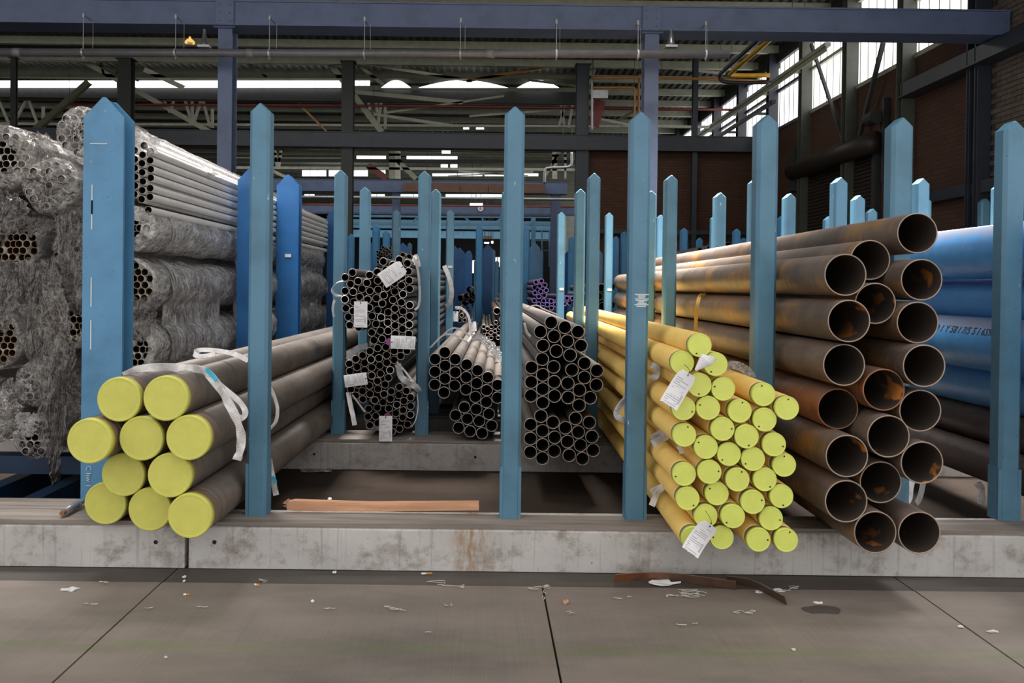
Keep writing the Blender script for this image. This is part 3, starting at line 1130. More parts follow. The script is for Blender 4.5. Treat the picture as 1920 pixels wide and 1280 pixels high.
# braces over the windows and crane rail
single('wall_brace', 'thin dark steel brace slanting down to the shutter drum', 'brace', bar_vf(P(1521, 83, 18.3), P(1588, 285, 16.4), 0.06, 0.06), 'darksteel')
single('wall_brace', 'thin dark steel brace crossing the window nearest the shutter motor', 'brace', bar_vf(P(1656, 80, 14.9), P(1608, 272, 16.0), 0.07, 0.07), 'darksteel')
single('window_rail', 'pale steel rail running past the side windows', 'rail', join([box_vf(XW - 0.55, XW - 0.43, 16.6, 30, 6.55, 6.63), box_vf(XW - 0.52, XW - 0.5, 16.6, 30, 6.45, 6.55)] + [box_vf(XW - 0.43, XW - 0.2, y - 0.03, y + 0.03, 6.56, 6.62) for y in PY[3:9]]), 'greengrey')
single('window_rail', 'second darker rail running below the far side windows', 'rail', join([box_vf(XW - 0.6, XW - 0.5, 19.5, 36, 6.05, 6.13)] + [box_vf(XW - 0.5, XW - 0.2, y - 0.03, y + 0.03, 6.06, 6.12) for y in PY[4:11]]), 'darksteel')

# ---------------------------------------------------------------- roof steel seen between the beams
tr = thing('roof_bracing', 'olive roof bracing of long crossing bars behind the grey pipe', 'bracing', P(500, 143, 23))
for a, b, w, mt in [((-30, 141), (1112, 145), 0.10, 'olive'), ((62, 62), (395, 248), 0.13, 'greengrey'), ((230, 62), (300, 112), 0.10, 'olive'),
                    ((575, 62), (716, 248), 0.16, 'greengrey'), ((618, 108), (885, 152), 0.08, 'cream'), ((655, 108), (720, 160), 0.09, 'greengrey'),
                    ((730, 88), (838, 70), 0.07, 'orange'), ((885, 72), (960, 88), 0.09, 'cream'), ((875, 152), (1108, 110), 0.08, 'orange'),
                    ((1120, 113), (1360, 138), 0.07, 'cream'), ((662, 172), (868, 192), 0.11, 'greengrey'), ((700, 214), (850, 236), 0.08, 'greengrey'),
                    ((720, 212), (945, 180), 0.05, 'greengrey'), ((1120, 112), (1092, 178), 0.16, 'greengrey'), ((180, 120), (260, 152), 0.05, 'olive'),
                    ((165, 152), (60, 246), 0.15, 'olive'), ((180, 90), (195, 140), 0.07, 'olive'), ((240, 110), (216, 140), 0.06, 'olive'),
                    ((990, 150), (1115, 166), 0.06, 'olive'), ((880, 218), (1060, 205), 0.05, 'greengrey'), ((270, 130), (345, 165), 0.13, 'cream'),
                    ((455, 110), (500, 145), 0.06, 'olive'), ((560, 195), (612, 246), 0.05, 'orange'), ((1160, 225), (1195, 205), 0.07, 'olive'),
                    ((1120, 222), (1200, 238), 0.06, 'cream'), ((1235, 135), (1255, 118), 0.08, 'olive')]:
    vs, fs = angle_vf(P(a[0], a[1], 23.0), P(b[0], b[1], 23.0), w)
    link('brace', mk('brace', vs, fs, mt), tr)
t2 = thing('roof_truss', 'sunlit cream lattice truss just above the slate beam', 'truss', P(500, 233, 24.6))
vs, fs = bar_vf(P(-40, 232, 24.6), P(1330, 238, 24.6), 0.09, 0.07)
link('bottom_chord', mk('bottom_chord', vs, fs, 'cream'), t2)
vs, fs = bar_vf(P(-40, 186, 24.6), P(1100, 190, 24.6), 0.1, 0.09)
link('top_chord', mk('top_chord', vs, fs, 'olive'), t2)
for a, b in [((-2, 188), (16, 230)), ((49, 188), (26, 231)), ((54, 188), (70, 231)), ((81, 200), (81, 240)), ((308, 188), (318, 211)), ((326, 188), (318, 211)),
             ((347, 188), (361, 234)), ((360, 188), (361, 232)), ((377, 188), (362, 234)), ((381, 190), (394, 238)), ((398, 204), (398, 240)),
             ((704, 188), (708, 212)), ((715, 188), (708, 238)), ((722, 200), (722, 242)), ((690, 188), (694, 206)), ((1050, 188), (1058, 234)), ((1062, 190), (1048, 236)), ((1075, 190), (1066, 240))]:
    vs, fs = bar_vf(P(a[0], a[1], 24.6), P(b[0], b[1], 24.6), 0.075, 0.06)
    link('lattice_bar', mk('lattice_bar', vs, fs, 'cream'), t2)
t3 = thing('roof_truss', 'far lattice truss seen between the slate beam and the blue beam', 'truss', P(700, 315, 33.5))
for a, b, w, mt in [((430, 314), (1080, 318), 0.10, 'cream'), ((430, 288), (1080, 292), 0.10, 'olive'), ((430, 300), (1080, 303), 0.14, 'darksteel'),
                    ((430, 296), (660, 297), 0.06, 'greengrey'), ((510, 320), (545, 336), 0.12, 'cream'), ((745, 300), (780, 335), 0.2, 'greengrey'),
                    ((735, 283), (735, 335), 0.25, 'greengrey'), ((745, 283), (745, 335), 0.2, 'cream'), ((690, 310), (725, 335), 0.25, 'redpipe'), ((515, 282), (519, 312), 0.09, 'cream'),
                    ((526, 282), (522, 312), 0.09, 'cream'), ((505, 282), (502, 312), 0.06, 'cream'), ((470, 282), (478, 300), 0.06, 'greengrey'),
                    ((1040, 283), (1040, 335), 0.2, 'cream'), ((1050, 283), (1022, 330), 0.12, 'greengrey'), ((1060, 283), (1060, 335), 0.08, 'galv'),
                    ((840, 330), (1000, 322), 0.05, 'cream'), ((860, 321), (990, 330), 0.07, 'cream')]:
    vs, fs = angle_vf(P(a[0], a[1], 33.5), P(b[0], b[1], 33.5), w)
    link('truss_bar', mk('truss_bar', vs, fs, mt), t3)
t4 = thing('roof_truss', 'farthest teal lattice truss under the letter-sign beam', 'truss', P(880, 412, 47))
for a, b, w in [((660, 405), (1060, 407), 0.12), ((660, 419), (1060, 421), 0.16), ((870, 406), (885, 419), 0.1), ((905, 406), (905, 419), 0.1), ((925, 419), (945, 406), 0.1),
                ((800, 406), (815, 419), 0.1), ((770, 419), (785, 406), 0.1), ((1000, 406), (1000, 470), 0.25), ((1016, 430), (1016, 500), 0.08), ((1030, 430), (1030, 500), 0.08),
                ((1005, 432), (1045, 432), 0.05), ((1005, 451), (1045, 451), 0.05), ((1005, 469), (1045, 469), 0.05)]:
    vs, fs = bar_vf(P(a[0], a[1], 47), P(b[0], b[1], 47), w, w)
    link('truss_bar', mk('truss_bar', vs, fs, 'post'), t4)

# roof light strip: a row of daylit panes behind the bracing
wn = len(PY)


def skypanes(px_list, v0, v1, Y, n, label, mat='pane', arch=False):
    global wn
    t = thing(f'window_{wn}', label, None, P(px_list[0][0], v1, Y), kind='structure')
    wn += 1
    for a, b in px_list:
        if arch:
            vs, fs = [], []
            m = 14
            for off in (0, 0.05):
                for i in range(m + 1):
                    s = i / m
                    vs.append(P(a + (b - a) * s, v1 - (v1 - v0) * math.sin(math.pi * s), Y) + Vector((0, off, 0)))
                for i in range(m + 1):
                    s = 1 - i / m
                    vs.append(P(a + (b - a) * s, v1, Y) + Vector((0, off, 0)))
            h = 2 * (m + 1)
            fs = [tuple(range(h)), tuple(reversed(range(h, 2 * h)))] + [(i, (i + 1) % h, h + (i + 1) % h, h + i) for i in range(h)]
            link('pane', mk('pane', vs, fs, mat), t)
            continue
        for i in range(n):
            u0, u1 = a + (b - a) * i / n + 0.6, a + (b - a) * (i + 1) / n - 0.6
            p0, p1, p2, p3 = P(u0, v1, Y), P(u1, v1, Y), P(u1, v0, Y), P(u0, v0, Y)
            o = Vector((0, 0.04, 0))
            link('pane', mk('pane', [p0, p1, p2, p3, p0 + o, p1 + o, p2 + o, p3 + o], [(0, 1, 2, 3), (7, 6, 5, 4), (0, 4, 5, 1), (1, 5, 6, 2), (2, 6, 7, 3), (3, 7, 4, 0)], mat), t)
    return t


skypanes([(-20, 218), (242, 640)], 151, 164, 23.6, 8, 'bright strip of roof glazing above the wide post')
skypanes([(664, 694)], 151, 160, 23.6, 3, 'short bright roof glazing beside the dark column')
skypanes([(715, 770), (785, 952), (970, 1048)], 150, 164, 23.6, 1, 'three arched roof lights over the middle of the hall', 'pane', True)
single('roof_gutter', 'dark roof gutter wall under the bright glazing strip', 'gutter', box_vf(P(-40, 165, 23.75).x, P(1100, 165, 23.75).x, 23.75, 23.9, P(500, 188, 23.75).z, P(500, 165.5, 23.75).z), 'darksteel')
single('roof_gutter', 'dark roof fascia over the bright glazing strip', 'gutter', box_vf(P(-40, 165, 23.75).x, P(1100, 165, 23.75).x, 23.75, 23.9, P(500, 150.5, 23.75).z, P(500, 118, 23.75).z), 'roof')
skypanes([(868, 880), (892, 908)], 238, 242, 25.5, 1, 'two thin slits of roof light above the slate beam')
skypanes([(668, 724), (762, 858)], 291, 299, 35, 2, 'far clerestory glazing behind the third bay', 'pane')
skypanes([(828, 845)], 282, 289, 35, 1, 'small far bright opening over the clerestory', 'pane')
skypanes([(826, 840), (844, 858)], 308, 317, 36, 1, 'pair of small far panes beside ochre hangers', 'pane')
skypanes([(486, 512), (566, 612), (616, 690), (713, 723)], 319, 330, 40, 3, 'far glazed band just over the third beam', 'pane')
skypanes([(810, 905), (908, 1010)], 325, 330, 41, 2, 'pale blue far roof light behind the third beam', 'pane_far')
skypanes([(570, 590), (690, 722), (750, 800), (835, 950)], 364, 369, 43, 2, 'thin far glazing under the third beam', 'pane_far')
skypanes([(815, 880), (882, 940), (985, 1000)], 400, 405, 53, 2, 'thin far glazing under the letter-sign beam', 'pane_far')
skypanes([(877, 892)], 488, 512, 72, 1, 'glowing far doorway at the end of the aisle', 'pane_warm')
skypanes([(920, 945)], 482, 500, 72, 2, 'second glowing far doorway beyond the racks', 'pane_warm')


def lamp(label, p, r=0.12, mat='lampwarm'):
    t = thing('pendant_lamp', label, 'lamp', p)
    prof = [(r, 0), (r * 0.95, r * 0.35), (r * 0.55, r * 0.75), (r * 0.25, r * 0.95), (r * 0.2, r * 1.3)]
    seg = 16
    vs, fs = [], []
    for q, z in prof:
        for i in range(seg):
            a = 2 * math.pi * i / seg
            vs.append((p.x + q * math.cos(a), p.y + q * math.sin(a), p.z + z))
    for k in range(len(prof) - 1):
        for i in range(seg):
            j = (i + 1) % seg
            fs.append((k * seg + i, k * seg + j, (k + 1) * seg + j, (k + 1) * seg + i))
    link('lamp_shade', mk('lamp_shade', vs, fs, 'galv' if mat == 'lamp' else 'lampwarm', smooth=True), t)
    vs, fs = cyl_vf(p + Vector((0, 0, -0.05)), p + Vector((0, 0, 0.02)), r * 0.55, 12)
    link('bulb', mk('bulb', vs, fs, 'cream'), t)
    vs, fs = cyl_vf(p + Vector((0, 0, r * 1.2)), Vector((p.x, p.y, 7.8)), 0.012, 6)
    link('hanger', mk('hanger', vs, fs, 'darksteel'), t)
    return t


lamp('amber glowing dome lamp hanging behind the grey pipe', P(356, 81, 20))
for px, pv, dsc in ((383, 90, 'grey bell-shaped lamp on the pipe beside the amber dome lamp'), (1258, 92, 'grey bell-shaped lamp on the pipe beside the right blue column')):
    c = P(px, pv, 11.25)
    c.z = max(c.z, P(px, 98, 11.25).z + 0.092)
    t = thing('bell_lamp', dsc, 'lamp', c)
    prof = [(0.055, 0.0), (0.055, 0.035), (0.042, 0.05), (0.03, 0.13), (0.02, 0.17), (0.02, 0.22)]
    vs, fs = [], []
    for q, z in prof:
        for i in range(14):
            a = 2 * math.pi * i / 14
            vs.append((c.x + q * math.cos(a), c.y + q * math.sin(a), c.z + z))
    for k in range(len(prof) - 1):
        for i in range(14):
            j = (i + 1) % 14
            fs.append((k * 14 + i, k * 14 + j, (k + 1) * 14 + j, (k + 1) * 14 + i))
    link('reflector', mk('reflector', vs, fs, 'bell', smooth=True), t)
    vs, fs = box_vf(c.x - 0.08, c.x + 0.08, c.y - 0.05, c.y + 0.05, c.z - 0.03, c.z)
    link('mount', mk('mount', vs, fs, 'galv'), t)

# grey pipe on hangers under the front beam
a, b = P(-40, 98, 11.25), P(1367, 102, 11.25)
gp = thing('service_pipe', 'long grey pipe hung on thin rods under the front blue beam', 'pipe', (a + b) / 2)
vs, fs = cyl_vf(a, b, 0.055, 20)
link('pipe_run', mk('pipe_run', vs, fs, 'greypipe', smooth=[True] * 20 + [False] * 2), gp)
for u in (32, 468, 918):
    c0 = P(u - 7, 99, 11.25)
    c1 = P(u + 8, 99, 11.25)
    k = (c0.x - a.x) / (b.x - a.x)
    z0 = a.z + (b.z - a.z) * k
    vs, fs = cyl_vf((c0.x, c0.y, z0), (c1.x, c1.y, z0), 0.0585, 20)
    link('coupling', mk('coupling', vs, fs, 'collar', smooth=[True] * 20 + [False] * 2), gp)
for u in (156, 329, 505, 683, 863, 1043, 1196, 1323):
    c0 = P(u, 98, 11.25)
    z0 = a.z + (b.z - a.z) * (c0.x - a.x) / (b.x - a.x)
    q = [cyl_vf((c0.x, 11.25, z0 - 0.085), (c0.x, 11.25, ZB + 0.03), 0.0045, 6), cyl_vf((c0.x - 0.012, 11.25, z0), (c0.x + 0.012, 11.25, z0), 0.062, 16),
         cyl_vf((c0.x, 11.25, ZB - 0.01), (c0.x, 11.25, ZB + 0.05), 0.018, 8), cyl_vf((c0.x + 0.06, 11.4, z0), (c0.x + 0.06, 11.4, ZB), 0.0025, 6), box_vf(c0.x - 0.008, c0.x + 0.008, 11.24, 11.5, ZB + 0.025, ZB + 0.037)]
    vs, fs = join(q)
    link('hanger', mk('hanger', vs, fs, 'galv'), gp)


def pipe(name, label, pts, r, mat, seg=12):
    mid = Vector(pts[len(pts) // 2])
    t = thing(name, label, 'pipe', mid)
    vs, fs = sweep_vf(pts, r, seg, 5)
    link('pipe_run', mk('pipe_run', vs, fs, mat, None, True), t)
    q = []
    for p in (pts[0], pts[len(pts) // 2]):
        p = Vector(p)
        q.append(cyl_vf(p, (p.x, p.y, 7.8), 0.006, 6))
        q.append(cyl_vf((p.x, p.y, 7.77), (p.x, p.y, 7.8), 0.03, 8))
    vs, fs = join(q)
    link('hanger', mk('hanger', vs, fs, 'darksteel'), t)
    return t


pipe('service_pipe', 'dull red pipe crossing the hall high behind the posts', [P(130, 196, 22.8), P(700, 198, 22.8), P(1380, 206, 22.8)], 0.035, 'redpipe', 8)
gx, gz = P(1366, 141, 19).x, P(1366, 141, 19).z
pipe('gas_pipe', 'bright yellow gas pipe with an elbow beneath the roof', [(gx, 14.5, gz), (gx, 17, gz), (gx, 18.6, gz), (gx + 0.05, 18.95, gz), (gx + 0.4, 19, gz), P(1443, 141, 19)], 0.05, 'yellowpipe')
pipe('gas_pipe', 'black pipe running beside the yellow gas pipe', [(gx - 0.22, 14.5, gz), (gx - 0.22, 17, gz), (gx - 0.22, 18.8, gz), (gx - 0.2, 19, gz - 0.05), (gx - 0.1, 19.0, gz - 0.15), (gx + 0.3, 19.02, gz - 0.17), P(1445, 154, 19)], 0.045, 'blackpipe')
pipe('gas_pipe', 'ochre pipe running level behind the right blue column', [P(1110, 146, 21), P(1240, 146, 21), P(1440, 152, 21)], 0.035, 'orange')
pipe('gas_pipe', 'ochre pipe dropping behind the right blue column', [P(1112, 164, 21.2), P(1180, 164, 21.2), P(1189, 166, 21.2), P(1190, 175, 21.2), P(1190, 250, 21.2)], 0.03, 'orange')
pipe('gas_pipe', 'thin ochre riser beside the right blue column', [P(1215, 141, 21.3), P(1202, 142, 21.3), P(1198, 150, 21.3), P(1198, 250, 21.3)], 0.03, 'orange')
pipe('gas_pipe', 'silver riser at the end of the brick cross wall', [P(1110, 140, 21.3), P(1110, 200, 21.3), P(1110, 248, 21.3)], 0.03, 'galv')
single('junction_box', 'pale metal box high on the silver riser', 'box', box_vf(P(1111, 180, 21.3).x, P(1138, 180, 21.5).x, 21.29, 21.45, P(1112, 187, 21.5).z, P(1112, 172, 21.5).z), 'galv')
single('roof_panel', 'dark red slanting panel below the pale metal box', 'panel', bar_vf(P(1126, 188, 22), P(1112, 236, 22), 0.3, 0.05, (0, 1, 0)), 'redpipe')
pipe('service_pipe', 'bent silver pipe dropping to the brown duct', [P(1072, 284, 30), P(1072, 305, 30), P(1068, 312, 30), P(1055, 314, 30), P(1030, 315, 30), P(1022, 320, 30), P(1021, 345, 30)], 0.05, 'galv')
single('brown_duct', 'brown sheet-wrapped duct in front of the third beam', 'duct', join([box_vf(P(757 + 53 * i, 350, 31.4).x, P(757 + 53 * i + 52, 350, 31.4).x, 31.29, 31.7, P(800, 360, 31.4).z, P(800, 343, 31.4).z) for i in range(5)]), 'brownbox')
pipe('service_pipe', 'pale grey pipe running level under the third beam', [P(560, 369, 31), P(800, 371, 31), P(1090, 374, 31)], 0.055, 'galv', 8)
pipe('service_pipe', 'thin red pipe on top of the letter-sign beam', [P(560, 383, 41), P(800, 385, 41), P(1090, 388, 41)], 0.05, 'redpipe', 8)
def tubelamp(label, a, b, r):
    t = thing('tube_lamp', label, 'lamp', (a + b) / 2)
    link('tube', mk('tube', *cyl_vf(a, b, r, 10), 'lamp'), t)
    q = [cyl_vf(p, (p.x, p.y, 7.8), 0.012, 6) for p in (a.lerp(b, 0.15), a.lerp(b, 0.85))]
    link('hanger', mk('hanger', *join(q), 'darksteel'), t)


tubelamp('white fluorescent lamp left above the round letter sign', P(881, 383, 40), P(905, 383, 40), 0.055)
tubelamp('small white lamp far down the aisle, beside the thin post', P(908, 455, 55), P(917, 455, 55), 0.05)
tubelamp('tiny round white lamp far down the aisle', P(921, 454, 55), P(925, 454, 55), 0.08)
hs = single('hanging_sign', 'small ochre sign board far over the aisle', 'sign', box_vf(P(906, 445, 56).x, P(922, 445, 56).x, 56, 56.05, P(906, 447, 56).z, P(906, 442, 56).z), 'orange')
p = P(914, 442, 56.02)
link('hanger', mk('hanger', *join([cyl_vf((p.x + d_, p.y, p.z - 0.02), (p.x + d_, p.y, 7.8), 0.015, 6) for d_ in (-0.2, 0.2)]), 'darksteel'), hs)
# round letter sign
c = P(901, 391, 41.75)
sg = thing('letter_sign', 'round white sign with red rim and letter B on a beam', 'sign', c)
vs, fs = cyl_vf(c + Vector((0, 0.05, 0)), c + Vector((0, -0.03, 0)), 0.165, 28)
link('rim', mk('rim', vs, fs, 'red'), sg)
vs, fs = cyl_vf(c, c + Vector((0, -0.05, 0)), 0.135, 28)
link('plate', mk('plate', vs, fs, 'white'), sg)


def text(body, size, mat, name='lettering', parent=None, M_=None, ext=0.0008):
    cu = bpy.data.curves.new('txt', 'FONT')
    cu.body = body
    cu.size = size
    cu.align_x = 'CENTER'
    cu.align_y = 'CENTER'
    cu.extrude = ext
    cu.resolution_u = 2
    tmp = bpy.data.objects.new('txt', cu)
    me = bpy.data.meshes.new_from_object(tmp)
    bpy.data.objects.remove(tmp)
    me.materials.clear()
    me.materials.append(M[mat])
    me.transform(M_ if M_ is not None else Matrix())
    o = link(name, me, parent)
    o['kind'] = 'stuff'
    return o


RX90 = Matrix.Rotation(math.pi / 2, 4, 'X')
text('B', 0.2, 'ink', 'letter', sg, Matrix.Translation(c + Vector((0, -0.056, 0))) @ RX90, 0.004)


# ================================================================== POSTS
def post_vf(w, d, h, a, c=0.018):
    """hollow section post with pencil point; front edges chamfered"""
    def outline(hw, hh, y):
        k = hw / (w / 2)
        return [(-hw, y, 0), (hw, y, 0), (hw, y, hh - a * k), (0.006, y, hh), (-0.006, y, hh), (-hw, y, hh - a * k)]
    L = [outline(w / 2 - c, h - c * 0.5, 0), outline(w / 2, h, c), outline(w / 2, h, d)]
    vs = [q for l in L for q in l]
    fs = [(0, 1, 2, 3, 4, 5), (17, 16, 15, 14, 13, 12)]
    for k in (0, 6):
        for i in range(6):
            j = (i + 1) % 6
            fs.append((k + i, k + 6 + i, k + 6 + j, k + j))
    return vs, [tuple(f) for f in fs]


_pc = {}


def light_post(u, vtop, Y, label, group, mat='post', w=0.118, lean=0.0, sleeve=True, z0=KERB_H, d=0.10, ub=None):
    top = P(u, vtop, Y)
    base = P(u if ub is None else ub, 760, Y)
    x = top.x
    h = top.z - z0
    t = thing('rack_post', label, 'post', (x, Y, z0), group)
    key = (round(w, 3), round(h, 2), mat)
    if key not in _pc:
        vs, fs = post_vf(w, d, round(h, 2), w * 0.42, w * 0.15)
        _pc[key] = mk('shaft', vs, fs, mat)
    link('shaft', _pc[key], t, world=False)
    if sleeve:
        k2 = ('s', round(w, 3), mat)
        if k2 not in _pc:
            q = []
            for s in (-1, 1):
                x0, x1 = sorted((s * (w / 2 - 0.002), s * (w / 2 + 0.004)))
                q.append(box_vf(x0, x1, 0.03, d + 0.004, 0, 0.31))
                x0, x1 = sorted((s * (w / 2 - 0.02), s * (w / 2 + 0.004)))
                q.append(box_vf(x0, x1, 0.004, 0.012, 0, 0.30))
            q.append(box_vf(-w / 2 - 0.004, w / 2 + 0.004, d, d + 0.006, 0, 0.31))
            vs, fs = join(q)
            _pc[k2] = mk('base_sleeve', vs, fs, mat)
        link('base_sleeve', _pc[k2], t, world=False)
    return t


row1 = [(487, 193, 4.72, 'clean blue front post between the capped grey pipes and the empty bed'),
        (966, 199, 4.72, 'blue front post in the middle, beside the thick grey tubes'),
        (1203, 207, 4.72, 'blue front post with a pale paint smear, at the yellow pipes'),
        (1442, 214, 4.86, 'scratched blue front post between yellow and rusty pipes'),
        (1695, 218, 4.84, 'blue front post rising behind the topmost rusty pipe'),
        (1906, 226, 4.80, 'last blue front post, cut by the picture edge beside blue pipes')]
posts = []
for u, v, y, l in row1:
    posts.append(light_post(u, v, y, l, 'front row posts', w=0.115 if u < 1400 else 0.128))
# paint smear on the third one
c = P(1203, 564, 4.715)
vs, fs = [], []
ch = posts[2]
for i in range(9):
    w = 0.028 + 0.012 * math.sin(i * 1.7)
    dz = (i - 4) * 0.0085
    b0 = box_vf(c.x - w, c.x + w * 0.9 + 0.004 * (i % 3), c.y + 0.0035, c.y + 0.0055, c.z + dz, c.z + dz + 0.006)
    vs, fs = join([(vs, fs), b0]) if vs else b0
link('paint_smear', mk('paint_smear', vs, fs, 'chalk'), ch)['label'] = 'pale scribbled paint smear'

row2 = [(638, 318), (796, 320), (957, 322), (1115, 323), (1260, 328), (1421, 333), (1578, 331), (1732, 334), (1884, 341)]
for i, (u, v) in enumerate(row2):
    w = ['beside the tall tagged tube stack, left of it', 'between the tagged stack and the thick tubes', 'hidden behind the middle front post', 'behind the thick grey tubes, at the yellow pipes',
         'rising behind the yellow pipes', 'showing beside the scratched front post', 'rising behind the rusty pipes, middle one', 'behind the topmost rusty pipe mouth', 'showing beside the last front post'][i]
    light_post(u, v, 7.35, 'blue second-row post ' + w, 'second row posts', w=0.112 if u < 1300 else 0.125)
row3 = [(684, 350), (817, 353), (951, 354), (1089, 354), (1222, 357), (1352, 360), (1483, 362), (1613, 365), (1738, 368)]
for i, (u, v) in enumerate(row3):
    light_post(u, v, 8.62, f'blue third-row post with pale edges, {ORD[i + 1]} of its row', 'third row posts', w=0.108 if u < 1300 else 0.12)
row4 = [(743, 393), (844, 394), (946, 395), (1053, 397), (1143, 398), (1240, 402), (1342, 403), (1450, 405), (1557, 405), (1638, 391), (1850, 372)]
for i, (u, v) in enumerate(row4):
    light_post(u, v, 11.3, f'pale-edged blue fourth-row post, {ORD[i + 1]} of its row', 'fourth row posts', w=0.108 if u < 1500 else 0.13, sleeve=False)
row5 = [(658, 438), (705, 420), (724, 431), (811, 438), (899, 422), (987, 424), (1171, 434), (1156, 443), (1072, 443), (1228, 442), (1284, 427), (1383, 429), (1313, 446), (1396, 446), (1340, 440), (1467, 404)]
for i, (u, v) in enumerate(row5):
    y = 14.1 if v < 432 else 17.2
    light_post(u, v, y, f'bright blue far post with inset face, {ORD[i + 1]} counted among the far rows', 'far row posts', 'farpost', w=0.125, sleeve=False)
random.seed(3)
row6 = [(880, 470), (925, 468), (863, 478), (945, 476), (768, 455), (750, 462), (1015, 470), (1090, 462), (1130, 470), (893, 486), (932, 488)]
for i, (u, v) in enumerate(row6):
    light_post(u, v, 24.0, f'small deep blue post far down the aisle, {ORD[i + 1]} of the distant ones', 'distant posts', 'heavy', w=0.13, sleeve=False, z0=0)


def heavy_post(u, vtop, Y, label, w=0.245, mat='heavy', z0=KERB_H):
    p = P(u, vtop, Y)
    h = p.z - z0
    t = thing('heavy_rack_post', label, 'post', (p.x, Y, z0), 'wide rack posts')
    a = w * 0.5

    def plate(y0, y1):
        o = [(-w / 2, 0), (w / 2, 0), (w / 2, h - a), (0.008, h), (-0.008, h), (-w / 2, h - a)]
        vs = [(x, y0, z) for x, z in o] + [(x, y1, z) for x, z in o]
        return vs, [tuple(range(6)), tuple(reversed(range(6, 12)))] + [(i, 6 + i, 6 + (i + 1) % 6, (i + 1) % 6) for i in range(6)]
    link('front_flange', mk('front_flange', *plate(0, 0.022), mat), t, world=False)
    link('rear_flange', mk('rear_flange', *plate(0.14, 0.16), mat), t, world=False)
    vs, fs = box_vf(-0.012, 0.012, 0.022, 0.14, 0, h - 0.01)
    link('web', mk('web', vs, fs, mat), t, world=False)
    vs, fs = box_vf(-w / 2 - 0.01, w / 2 + 0.01, -0.01, 0.18, 0, 0.012)
    link('base_plate', mk('base_plate', vs, fs, mat), t, world=False)
    return t


h1 = heavy_post(195, 182, 4.99, 'broad blue front post before the plastic-wrapped tube bundles')
heavy_post(468, 316, 7.6, 'broad blue post half hidden behind the clean front post', 0.22, 'heavy_deep', 0)
heavy_post(540, 327, 9.3, 'broad deep blue post with a small sticker, beside white tubes', 0.252, 'heavy_deep', 0)
heavy_post(630, 388, 12.6, 'broad deep blue post at the far end of the white tubes', 0.27, 'heavy_deep', 0)
for i, (u, v, y, w) in enumerate([(1003, 455, 15.6, 0.2), (915, 458, 17.4, 0.2), (862, 464, 18.2, 0.22), (878, 470, 20, 0.2), (1066, 470, 17.5, 0.24), (1120, 465, 16.5, 0.22), (852, 460, 16.4, 0.16), (700, 452, 19, 0.25), (755, 455, 19, 0.3)]):
    heavy_post(u, v, y, f'broad dark blue post deep in the hall, {ORD[i + 1]} of the deep ones', w, 'heavy_deep' if i not in (0, 5) else 'heavy', 0)
c = P(540, 479, 9.296)
st = link('sticker', mk('sticker', *box_vf(c.x - 0.035, c.x + 0.035, c.y - 0.003, c.y + 0.003, c.z - 0.018, c.z + 0.018), 'chalk'))
tagp(st, 'small pale sticker on the broad deep blue post', 'sticker')
for i, (u, v, y) in enumerate([(1053, 542, 11.297), (1143, 543, 11.297), (844, 500, 11.297)]):
    c = P(u, v, y)
    st = link('sticker', mk('sticker', *box_vf(c.x - 0.03, c.x + 0.03, c.y - 0.003, c.y + 0.003, c.z - 0.016, c.z + 0.016), 'cream'))
    tagp(st, 'small cream sticker on a fourth-row post ' + ['before the purple tubes', 'beside the long rusty pipes', 'above the white-strapped far tubes'][i], 'sticker')
# chalk writing at the foot of the broad post
c = P(166, 893, 4.985)
text('C hw 1', 0.045, 'chalk', 'chalk_writing', h1, Matrix.Translation(c) @ RX90 @ Matrix.Rotation(-math.pi / 2, 4, 'Z'), 0.0015)
q = [box_vf(P(166, 880, 4.98).x, P(168, 880, 4.98).x, 4.986, 4.991, P(166, y0 + 55, 4.98).z, P(166, y0, 4.98).z) for y0 in (346, 375, 520, 600)]
q += [box_vf(P(168, 269, 4.98).x, P(200, 269, 4.98).x, 4.986, 4.991, P(166, 269.5, 4.98).z, P(166, 268, 4.98).z)]
vs, fs = join(q)
link('scratches', mk('scratches', vs, fs, 'chalk'), h1)


# ================================================================== PIPES
def stack(px, Rm, depth, L, build, tol, zmin=KERB_H, it=300, gap=0.0005, xb=None):
    """px [(u, v)], depth(u, v, i) -> Y; returns relaxed front centres"""
    cs = []
    for i, q in enumerate(px):
        y = depth(i)
        p = P(q[0], q[1], y)
        cs.append([p.x, p.z, Rm, y])
    relax(cs, zmin, it, gap, xb)
    labs = rowlab([(q[0], q[1]) for q in px], tol)
    for i, c in enumerate(cs):
        if any(math.hypot(c[0] - k[0], c[1] - k[1]) < 1.7 * Rm for k in cs[:i]):
            continue
        build(i, Vector((c[0], c[3], c[1])), labs[i])
    return cs


# --- capped grey pipes
CAPG = [(222.8, 748.9, 42), (310.8, 747.4, 42.6), (167.6, 828, 42.6), (264.5, 821.7, 42), (356, 820, 42.6), (230, 894, 41), (318.8, 892.7, 42), (199, 955.8, 40), (278.5, 964.3, 41), (361.4, 965.8, 42.3)]
RG = 0.1175
gcap = cap_mesh(RG, 0.045, 48, 'lime')
gtape = sleeve_mesh(RG - 0.003, 0.04, 0.125, 48, 'tape')
gcoat = sleeve_mesh(RG, 0.12, 6.2, 48, 'coat')


def b_grey(i, p, lab):
    t = thing('capped_steel_pipe', f'thick grey pipe with broad lime cap, {lab}', 'pipe', p, 'lime-capped grey pipes')
    t.rotation_euler.z = -0.02
    for n, me in (('coating', gcoat), ('end_band', gtape), ('end_cap', gcap)):
        link(n, me, t, world=False)


gc = stack(CAPG, RG, lambda i: RG * F / CAPG[i][2], 6.2, b_grey, 12, xb=(-2.19, -1.40))

